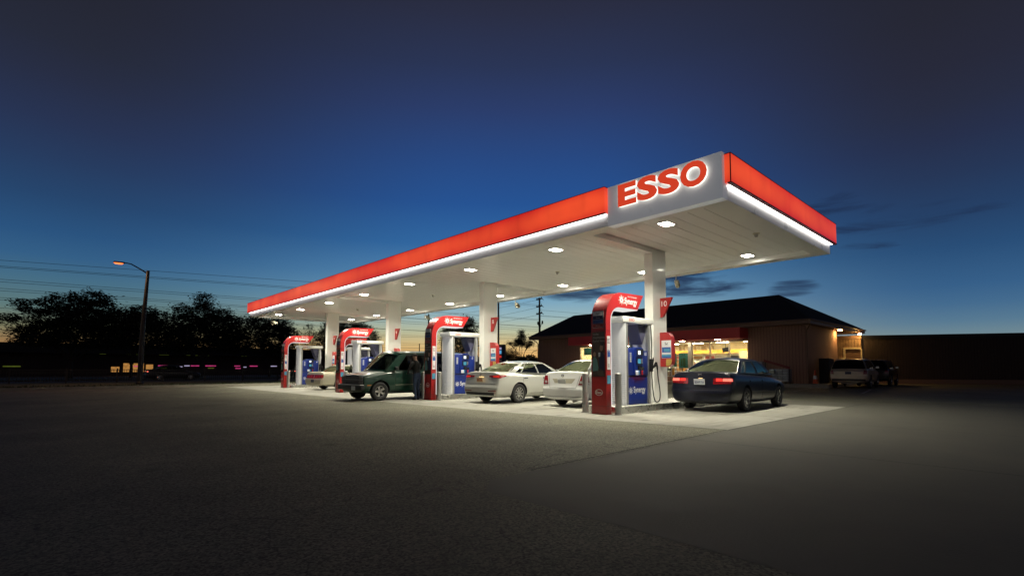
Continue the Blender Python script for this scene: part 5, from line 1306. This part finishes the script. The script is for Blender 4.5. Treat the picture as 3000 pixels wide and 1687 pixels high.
tree('tree', 'wide spreading dark tree left of the street lamp', (1.9, 77.5, 0), 10.5, [(-5.2, 0, 6.7, 1.3, .6), (-3.9, .5, 5.3, 1.6, .8), (-3.2, 0, 8.2, 1.9, 1.0), (-1.6, 1, 7.0, 2.4, 1.4), (-.6, -1, 8.9, 1.8, .9), (1.6, .5, 9.6, 1.9, 1.0), (2.3, -.5, 8.0, 2.2, 1.5), (.4, .5, 6.0, 2.8, 1.3), (3.0, .5, 6.0, 2.6, 1.3), (-3.4, -1, 4.2, 1.9, .6), (-2.2, .5, 4.6, 2.2, .8), (.2, 0, 4.3, 2.6, .8), (2.8, 0, 4.4, 2.4, .8), (-1.8, 0, 5.6, 2.6, 1.2), (1.0, -1, 7.2, 2.6, 1.6), (4.4, .4, 5.2, 2.0, 1.2)], GT, seed=3, flat=.35, n=290, trunk=.24)
tree('tree', 'dense dark tree directly behind the street lamp', (7.6, 78.5, 0), 9.5, [(-1.0, 0, 7.6, 2.0, 1.1), (.9, .5, 8.4, 1.8, .9), (2.6, 0, 7.7, 1.7, 1.0), (1.0, -.5, 6.2, 2.6, 1.3), (-1.4, .5, 5.4, 2.2, 1.1), (3.4, .2, 6.0, 2.0, 1.2), (.6, 1, 4.6, 2.8, .9), (-1.8, 0, 4.2, 2.2, .7), (3.2, 0, 4.4, 2.2, .8), (.6, 0, 7.0, 2.4, 1.4), (5.0, .3, 6.4, 1.6, 1.1), (5.2, .3, 5.0, 1.8, 1.0)], GT, seed=5, flat=.4, n=290, trunk=.2)
tree('tree', 'tall dark tree with pointed top between the street lamp and the canopy', (15.6, 80.5, 0), 12, [(-2.6, 0, 9.0, 1.0, 1.1), (-2.0, .5, 7.4, 1.9, 1.4), (.1, 0, 10.6, 1.1, 1.3), (.0, .5, 8.8, 2.0, 1.5), (2.3, 0, 8.9, 1.4, 1.1), (3.6, .3, 7.9, 1.2, 1.0), (1.6, -.5, 7.0, 2.3, 1.4), (-.6, .5, 5.8, 2.6, 1.3), (2.6, .5, 5.4, 2.2, 1.2), (0, -.5, 4.6, 2.6, .9), (-2.8, .3, 5.0, 2.2, 1.2), (3.4, .2, 6.2, 2.0, 1.3), (2.8, 0, 4.3, 2.4, .8), (-2.6, 0, 4.0, 2.2, .7), (1.0, .3, 7.6, 2.2, 1.4)], GT, seed=8, n=290, trunk=.22)
tree('tree', 'round dark tree under the far left end of the canopy', (24.6, 80.5, 0), 9, [(-3.6, 0, 7.6, 2.0, 1.2), (-1.2, .4, 8.0, 2.2, 1.2), (1.4, 0, 7.8, 2.0, 1.2), (2.6, .5, 6.4, 1.8, 1.3), (-2.6, -.4, 5.8, 2.4, 1.2), (.4, .4, 5.6, 2.6, 1.3), (2.4, 0, 4.4, 2.0, 1.0), (-1.4, .4, 4.2, 2.6, .9), (-4.2, .2, 5.4, 2.0, 1.2), (-4.6, .2, 4.0, 2.0, .8), (.6, 0, 7.0, 2.6, 1.3), (.8, 0, 4.0, 2.4, .8)], GT, seed=11, n=290, trunk=.2)
tree('sapling', 'sparse young tree seen between the farthest pump and its column', (32.2, 85.2, 0), 9.5, [(0, 0, 7.6, .9, 1.2), (-.9, .2, 6.6, .9, .7), (.9, -.2, 6.8, .8, .7), (-.5, .3, 5.4, 1.1, .8), (.8, 0, 5.2, 1.0, .8), (0, .2, 8.6, .4, .7)], GT, seed=13, leaf=.17, n=120, mat='leaf_mid', trunk=.1)
tree('tree', 'dark tree behind the second farthest arch', (39.2, 85.8, 0), 9.5, [(-2.6, 0, 8.2, 2.0, 1.4), (.2, .3, 8.7, 2.2, 1.3), (2.6, 0, 8.3, 2.0, 1.4), (4.4, .2, 7.0, 1.7, 1.4), (-4.2, 0, 6.6, 1.6, 1.3), (-1.6, .4, 5.9, 2.4, 1.4), (1.8, 0, 5.9, 2.6, 1.4), (4.2, .3, 4.8, 1.8, 1.2), (-4.6, 0, 4.4, 1.8, 1.2)], GT, seed=17, n=300, trunk=.22)
tree('tree', 'dark tree behind the second nearest arch and pump', (56.2, 74.2, 0), 10.5, [(-2.4, 0, 8.0, 1.4, 1.2), (-.6, .3, 9.3, 1.5, 1.2), (1.2, 0, 10.0, 1.3, 1.1), (2.4, .2, 8.8, 1.2, 1.2), (.4, .3, 7.6, 2.0, 1.4), (-2.6, 0, 6.0, 1.8, 1.4), (1.6, 0, 5.8, 2.2, 1.4), (-.6, .4, 4.2, 2.6, 1.1)], GT, seed=19, n=300, trunk=.2)
tree('small_tree', 'small open tree with several thin stems left of the shop roof', (43.1, 44.6, 0), 6, [(.05, 0, 5.6, .28, .42), (0, 0, 4.95, .55, .42), (-.55, .1, 4.5, .5, .30), (.2, 0, 4.3, .5, .35), (-1.0, 1.0, 4.35, .42, .14), (.78, -.75, 4.35, .36, .35), (.55, -.5, 4.0, .3, .22), (-.5, .5, 4.15, .3, .18)], None, seed=23, leaf=.095, n=2600, trunk=.07, stems=3)
tree('bush', 'round dark bush below the small open tree', (42.3, 46.0, 0), 4, [(0, 0, 3.2, .75, .75), (.5, -.4, 2.9, .7, .6), (-.5, .4, 2.9, .7, .6), (0, 0, 2.2, 1.1, .8)], None, seed=29, leaf=.09, n=900, trunk=.09)['category'] = 'bush'
# hedge-like belt of shrubs far behind, too dense to count
b = MB(); rn = random.Random(4)
for i in range(9000):
    u = rn.random(); x = lerp(36, 62, u); y = lerp(55.5, 43.5, u) + rn.uniform(-.8, .8); top = 2.75 + .25 * math.sin(x * 1.7) + .18 * math.sin(x * 4.1)
    z = rn.uniform(.1, 1) ** .6 * top; a = rn.uniform(0, PI); l = .16
    b.add([(x - l * math.cos(a), y - l * math.sin(a), z), (x, y, z + l * .7), (x + l * math.cos(a), y + l * math.sin(a), z + rn.uniform(-.1, .1)), (x, y, z - l * .6)], [(0, 1, 2, 3)])
b.prism([(36, 0), (62, 0), (62, 2.45), (36, 2.45)], 0, .6, 'y')
for i in range(len(b.v) - 8, len(b.v)):
    x, y, z = b.v[i]; b.v[i] = (x, y + lerp(55.5, 43.5, (x - 36) / 26), z)
tag(ob('hedge', b, 'leaf_dark', fix=False), 'dense dark hedge belt running behind the price sign to the shop', 'hedge', kind='stuff')

# ---------------------------------------------------------------- fence along the verge
t = thing('metal_fence', 'low black metal fence along the road at the left', 'fence', (-5, 50, .1))
b = MB()
for z in (.18, .78, .98): b.box((-45, -.02, z), (39, .02, z + .045))
ob('rail', b, 'dark_metal', t)
b = MB(); x = -45
while x < 39: b.box((x, -.012, .12), (x + .03, .012, 1.02)); x += .16
ob('pickets', b, 'dark_metal', t)['kind'] = 'stuff'
for k in range(29):
    b = MB(); b.box((-45.05 + 3 * k, -.04, 0), (-44.97 + 3 * k, .04, 1.12)); ob('post', b, 'dark_metal', t)

# ---------------------------------------------------------------- row of shops beyond the road
mall = thing('shop_row', 'long low dark row of shops far behind the trees at left', 'building', (5, 106, 0))
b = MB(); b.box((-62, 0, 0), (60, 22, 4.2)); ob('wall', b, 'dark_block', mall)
b = MB(); b.box((-62.3, -1.6, 3.6), (60.3, 22.2, 5.1)); ob('roof', b, 'shingle', mall)
emis('shop_window_warm', rgb(225, 160, 84), .5, .8, 2.2); emis('neon_pink', rgb(225, 70, 140), .6, .6, 2.0); emis('neon_white', rgb(205, 195, 235), .6, .6, 3); emis('neon_green', rgb(120, 135, 50), .3, .6, 2)
for (x0, x1, z0, z1, mt) in ((2.6, 3.7, .6, 1.5, 'shop_window_warm'), (4.2, 7.0, .6, 2.1, 'shop_window_warm'), (7.3, 8.3, .6, 1.9, 'shop_window_warm')):
    b = MB(); b.box((x0 - .06, -.06, z0 - .06), (x1 + .06, -.012, z1 + .06)); w_ = ob('window', b, 'dark_metal', mall)
    b = MB(); b.box((x0, -.09, z0), (x1, -.062, z1)); ob('pane', b, mt, w_)
for i, (x, w_, z, mt) in enumerate([(5.6, .9, 1.5, 'neon_pink'), (9.0, 1.5, 1.62, 'neon_pink'), (9.1, 1.5, 1.2, 'neon_green'), (11.7, .9, 1.45, 'neon_white'), (12.9, .8, 1.62, 'neon_white'), (13.9, 1.3, 1.62, 'neon_pink'), (16.2, 1.7, 1.62, 'neon_pink'), (16.6, 1.0, 1.2, 'neon_green'), (21.0, 1.0, 1.6, 'neon_pink'), (21.2, .9, 1.15, 'neon_pink'), (22.6, .5, 1.4, 'neon_white'), (23.7, 1.4, 1.6, 'neon_pink'), (27.5, 1.2, 1.6, 'neon_white'), (33.4, 1.4, 2.2, 'neon_white'), (-13.5, 1.6, 1.5, 'neon_green'), (-10.0, 1.9, 1.45, 'neon_green')]):
    b = MB(); b.box((x, -.16, z), (x + w_, -.1, z + .17)); ob('lit_sign', b, mt, mall)
for (x0, x1) in ((1, 1.8), (4.5, 6.0), (6.4, 6.9), (9, 10.4), (13, 13.6), (14.4, 15.0), (16.2, 16.8), (22, 22.9)):
    b = MB(); b.box((x0, -1.0, 3.56), (x1, -.9, 3.596)); ob('strip_lamp', b, 'neon_green', mall)
t = thing('lit_kiosk', 'small brightly lit yellow window far behind the farthest pump', 'building', (39.5, 104, 0))
b = MB(); b.box((-2.6, 0, 0), (2.6, .6, 3.0)); ob('wall', b, 'dark_block', t); b = MB(); b.box((-1.4, -.05, .7), (1.2, -.01, 1.9)); ob('window', b, 'shop_window_warm', t)

# ---------------------------------------------------------------- street lamp
t = thing('street_lamp', 'tall street lamp glowing orange at the left', 'street lamp', (4.75, 43.75, .1))
b = MB(); b.tube([(0, 0, 0), (0.05, 0, 4), (.22, -.02, 8.1)], [.17, .145, .10], 14); b.lathe([(.24, 0), (.24, .12), (.18, .2)], 14); ob('pole', b, 'dark_metal', t, True)
b = MB(); b.tube([(.20, 0, 7.9), (-.25, .02, 8.18), (-.75, .05, 8.46), (-1.0, .06, 8.50), (-1.15, .06, 8.50)], [.05, .045, .04, .036, .034], 8); ob('arm', b, 'dark_metal', t, True)
b = MB(); b.bbox((-1.75, -.08, 8.44), (-1.10, .20, 8.54), .045); ob('lamp_head', b, 'dark_metal', t, True)
b = MB(); b.lathe([(.001, -.09), (.13, -.07), (.18, .0)], 16)
for i, v in enumerate(b.v): b.v[i] = (v[0] * 1.55 - 1.46, v[1] * .7 + .06, v[2] + 8.438)
ob('lamp_glass', b, 'sodium', t, True)
la = bpy.data.lights.new('street_lamp_light', 'AREA'); la.shape = 'DISK'; la.size = .3; la.energy = 150; la.color = (1, .52, .22)
lo = bpy.data.objects.new('street_lamp_light', la); COL.objects.link(lo); lo.parent = t; lo.location = (-1.46, .06, 8.33)
t = thing('street_lamp', 'tiny distant street lamp left of the shop wall', 'street lamp', (78, 77.5, 0))
b = MB(); b.tube([(0, 0, 0), (0, 0, 4.4), (.3, -.3, 5.0), (.9, -.9, 5.2)], .06, 6); ob('pole', b, 'dark_metal', t, True); b = MB(); b.lathe([(.001, -.06), (.16, -.02), (.1, .06)], 10, 'z', (1.0, -1.0, 5.2)); ob('lamp_head', b, 'sodium', t, True)

# ---------------------------------------------------------------- utility poles, wires
def upole(loc, H, label, arms, rz):
    t = thing('utility_pole', label, 'utility pole', loc, rz, 'utility poles')
    b = MB(); b.tube([(0, 0, 0), (0, 0, H)], [.19, .13], 12); ob('pole', b, 'wood_pole', t, True)
    for z in arms:
        b = MB(); b.box((-.12, -.75, z - .07), (.12, .95, z + .07)); a_ = ob('crossarm', b, 'wood_pole', t)
        b = MB()
        for y in (-.7, .3, .9): b.lathe([(.03, .07), (.07, .10), (.05, .16), (.07, .20), (.04, .26), (.001, .28)], 8, 'z', (0, y, z))
        b.tube([(0, -.75, z), (0, -1.3, z - .25)], .05, 6); ob('insulator', b, 'dark_metal', a_, True)
    return t
A_ = (54.06, 51.98); B_ = (52.28, 79.32); P0 = (-48, 68)
pa = upole((*A_, 0), 11.9, 'tall utility pole with cross arms rising behind the shop roof', (11.7, 10.6, 9.5), R(-20))
b = MB()
for s in (-1, 1): b.lathe([(.05, -.35), (.12, -.3), (.12, .1), (.05, .15)], 10, 'z', (.1, s * .75, 8.2)); b.tube([(0, 0, 7.0), (.05, s * .6, 8.0)], .035, 6)
ob('transformer', b, 'dark_metal', pa, True)
upole((*B_, 0), 11.4, 'utility pole seen left of the second nearest red arch', (11.2, 9.6), R(-35)); upole((91, 143.5, 0), 9.5, 'small far utility pole in the orange sky above the van roof', (9.2, 8.4), R(-35))
upole((*P0, 0), 12.2, 'utility pole beyond the left edge of the picture', (11.8, 9.4), R(0)) if False else None
def wire(a, b_, sag, label, r=.016):
    a, b_ = Vector(a), Vector(b_); pts = [a.lerp(b_, k / 24) - Vector((0, 0, sag * 4 * (k / 24) * (1 - k / 24))) for k in range(25)]
    o = ob('power_line', MB().tube(pts, r, 5), 'wire'); tag(o, label, 'power line', 'power lines crossing the sky')
WZ = [(9.45, 11.85), (9.37, 10.81), (9.32, 10.61), (9.06, 8.6), (8.78, 8.46), (8.58, 7.43), (8.23, 7.41), (7.41, 7.11), (7.28, 6.83), (6.76, 5.9), (5.76, 6.17)]
SG = [0, 0, 0, .0, .0, 0, 0, 0, 0, 0, 0]
WORD = ['topmost', 'second', 'third', 'fourth', 'fifth', 'sixth', 'seventh', 'eighth', 'ninth', 'tenth', 'lowest']
for i, (z0, z1) in enumerate(WZ): wire((*P0, z0), (*A_, z1), SG[i], f'{WORD[i]} of the thin power lines crossing the sky at the far left')
for i, (z0, z1) in enumerate([(11.2, 11.65), (9.6, 10.5), (8.6, 9.35)]): wire((*B_, z0), (*A_, z1), .5, f'{["upper", "middle", "lower"][i]} power line slanting up to the pole behind the shop')
for i, (z0, z1) in enumerate([(10.03, 8.78), (9.21, 8.42), (9.12, 8.9)]): wire((*A_, z0), (150, 30, z1), .0, f'{["upper", "middle", "lower"][i]} power line running right from the tall pole above the shop roof')
for i, z in enumerate((7.7, 7.4, 6.2, 5.4, 4.9, 4.2)): wire((30, 92, z), (120, 40, z - .6), .3, f'{WORD[i]} of the faint distant lines in the orange sky left of the shop', .02)
for i, z in enumerate((9.0, 7.9, 5.5)): wire((60, 190, z + 2), (91, 143.5, z), .3, f'{["upper", "middle", "lower"][i]} distant line ending at the small far pole', .03)

# ---------------------------------------------------------------- price sign pole beyond the forecourt
t = thing('light_mast', 'tall thin dark mast right of the second column', 'mast', (31.73, 36.02, .1))
b = MB(); b.tube([(0, 0, 0), (0, 0, 8.5)], [.10, .075], 12); ob('pole', b, 'dark_metal', t, True)
b = MB(); b.bbox((-.5, -.2, 8.5), (.5, .2, 8.62), .03); ob('lamp_head', b, 'dark_metal', t)
t = thing('price_sign', 'dark sign board with small lit price and brand panels beside the mast', 'sign', (31.75, 35.55, .1))
b = MB(); b.box((-.12, -.30, 0), (.12, -.06, .9)); b.box((-.12, .1, 0), (.12, .3, .9)); ob('leg', b, 'dark_metal', t)
b = MB(); b.bbox((-.14, -.42, .9), (.14, .42, 3.4), .02); ob('board', b, 'navy_paint', t)
emis('sign_blue', rgb(90, 170, 215), .8, .3, 4); emis('sign_red', rgb(215, 60, 50), .8, .3, 4)
for z, mt, h_ in ((2.92, 'neon_white', .2), (2.5, 'sign_blue', .34), (2.12, 'sign_red', .22), (1.75, 'inner_grey', .2), (1.4, 'red_dark', .18), (3.2, 'red_dark', .1)):
    b = MB(); b.box((-.155, -.10, z), (-.142, .34, z + h_)); ob('panel', b, mt, t)
# ---------------------------------------------------------------- people (skin-grown bodies, clothes as material regions)
pbr('jacket_dark', (.012, .012, .012), .85, var=.3, scale=20, bump=.3); pbr('jeans', (.02, .035, .075), .85, var=.25, scale=25, bump=.2); pbr('shirt_white', (.72, .72, .70), .8, var=.05, scale=12, bump=.2); pbr('trousers_black', (.012, .012, .014), .85, var=.2); pbr('shoe', (.02, .018, .016), .5, var=.2); pbr('hair_brown', (.03, .02, .014), .7, var=.3, scale=30)
def person(label, loc, rz, top, bottom, reach=0.0, lean=0.0, hands_on=(.42, 1.05)):
    t = thing('person', label, 'person', loc, rz)
    V = []; E = []; Rr = []; M_ = []
    def v(p, r, m): V.append(Vector(p)); Rr.append(r); M_.append(m); return len(V) - 1
    lx = lean
    pel = v((0, 0, .94), (.135, .165), 1); sp1 = v((.01 + lx * .3, 0, 1.08), (.115, .15), 0); ch = v((.0 + lx * .7, 0, 1.30), (.125, .175), 0); nk0 = v((.01 + lx, 0, 1.45), (.07, .08), 0); nk = v((.03 + lx, 0, 1.515), (.052, .055), 2)
    hd0 = v((.045 + lx * 1.1, 0, 1.575), (.075, .07), 2); hd1 = v((.05 + lx * 1.15, 0, 1.66), (.098, .080), 2); hd2 = v((.035 + lx * 1.15, 0, 1.735), (.07, .062), 2)
    E += [(pel, sp1), (sp1, ch), (ch, nk0), (nk0, nk), (nk, hd0), (hd0, hd1), (hd1, hd2)]
    tips = []
    for s in (1, -1):
        sh_ = v((lx * .9, s * .17, 1.41), (.068, .068), 0); 
        el = v((lx * .9 + .08 + .12 * reach, s * .27, 1.16), (.046, .046), 0); wr = v((hands_on[0] + lx * .3, s * .17, hands_on[1]), (.032, .032), 0); ha = v((hands_on[0] + .06 + lx * .3, s * .15, hands_on[1] - .01), (.034, .026), 2)
        E += [(nk0, sh_), (sh_, el), (el, wr), (wr, ha)]; tips.append((s, V[ha], V[wr]))
        hip = v((0, s * .095, .86), (.095, .09), 1); kn = v((.03 - .05 * s * .6, s * .11, .49), (.062, .062), 1); an = v((-.03 - .07 * s * .6, s * .12, .10), (.044, .044), 1); he = v((-.03 - .07 * s * .6, s * .12, .04), (.045, .036), 3); to = v((.14 - .07 * s * .6, s * .14, .032), (.042, .03), 3)
        E += [(pel, hip), (hip, kn), (kn, an), (an, he), (he, to)]
    me = bpy.data.meshes.new('b'); me.from_pydata([p[:] for p in V], E, [])
    o = link('tmp', me); o.modifiers.new('k', 'SKIN'); q = o.modifiers.new('s', 'SUBSURF'); q.levels = q.render_levels = 2
    lay = me.skin_vertices[0].data
    for i, r in enumerate(Rr): lay[i].radius = r; lay[i].use_root = i == 0
    dg = bpy.context.evaluated_depsgraph_get(); dg.update(); out = bpy.data.meshes.new_from_object(o.evaluated_get(dg)); bpy.data.objects.remove(o)
    out.materials.clear()
    for m in (top, bottom, 'skin', 'shoe'): out.materials.append(MATS[m])
    segs = [(V[a], V[b_], M_[a], M_[b_]) for a, b_ in E]
    for p in out.polygons:
        best = (9, 0); c = p.center
        for a, b_, ma, mb_ in segs:
            d = b_ - a; u = max(0, min(1, (c - a).dot(d) / d.length_squared)); dist = (a + d * u - c).length
            if dist < best[0]: best = (dist, ma if u < .5 else mb_)
        p.material_index = best[1]; p.use_smooth = True
    link('body', out, t)
    # fingers, each its own tapered curl, and the thumb at the side of the palm
    b = MB()
    for s, h_, w_ in tips:
        d = (h_ - w_).normalized()
        for k in range(4):
            o_ = h_ + d * .02 + Vector((0, (k - 1.5) * .017, 0)); L_ = (.062, .075, .07, .055)[k]
            b.tube([o_, o_ + d * L_ * .45, o_ + d * L_ * .75 + Vector((0, 0, -.022)), o_ + d * L_ * .7 + Vector((0, 0, -.045))], [.0095, .009, .008, .006], 7)
        b.tube([h_ + Vector((-.02, -s * .025, 0)), h_ + d * .02 + Vector((0, -s * .05, .004)), h_ + d * .045 + Vector((0, -s * .045, -.012))], [.011, .01, .008], 7)
    ob('fingers', b, 'skin', t, True)
    hc = Vector((.045 + lx * 1.15, 0, 1.665))
    b = MB(); rows = []
    for i in range(9):
        ph = PI * .52 * i / 8; rows.append([(hc.x - .018 + (.112) * math.sin(ph) * math.cos(a), hc.y + .093 * math.sin(ph) * math.sin(a), hc.z + .012 + .105 * math.cos(ph)) for a in [2 * PI * k / 20 for k in range(21)]])
    b.grid(rows); ob('hair', b, 'hair_brown', t, True)
    b = MB(); b.tube([(hc.x + .085, 0, hc.z + .01), (hc.x + .112, 0, hc.z - .03), (hc.x + .088, 0, hc.z - .04)], [.012, .016, .012], 6)
    for s in (1, -1): b.tube([(hc.x - .0, s * .078, hc.z + .02), (hc.x - .01, s * .092, hc.z), (hc.x, s * .08, hc.z - .03)], [.014, .012, .01], 6)
    ob('face_features', b, 'skin', t, True)
    b = MB()
    for s in (1, -1): b.lathe([(.001, .012), (.012, .008), (.014, 0)], 8, 'x', (hc.x + .082, s * .032, hc.z))
    b.box((hc.x + .075, -.025, hc.z - .066), (hc.x + .086, .025, hc.z - .060)); ob('eyes_and_mouth', b, 'black_text', t)
    return t
person('person in dark jacket and jeans standing at the driver side of the green van', (10.45, 16.62, .004), R(100), 'jacket_dark', 'jeans', .2, .08, (.30, 1.02))
person('person in white shirt and black trousers half hidden behind the nearest red arch', (12.1, 9.08, .004), R(88), 'shirt_white', 'trousers_black', .3, .14, (.30, 1.02))
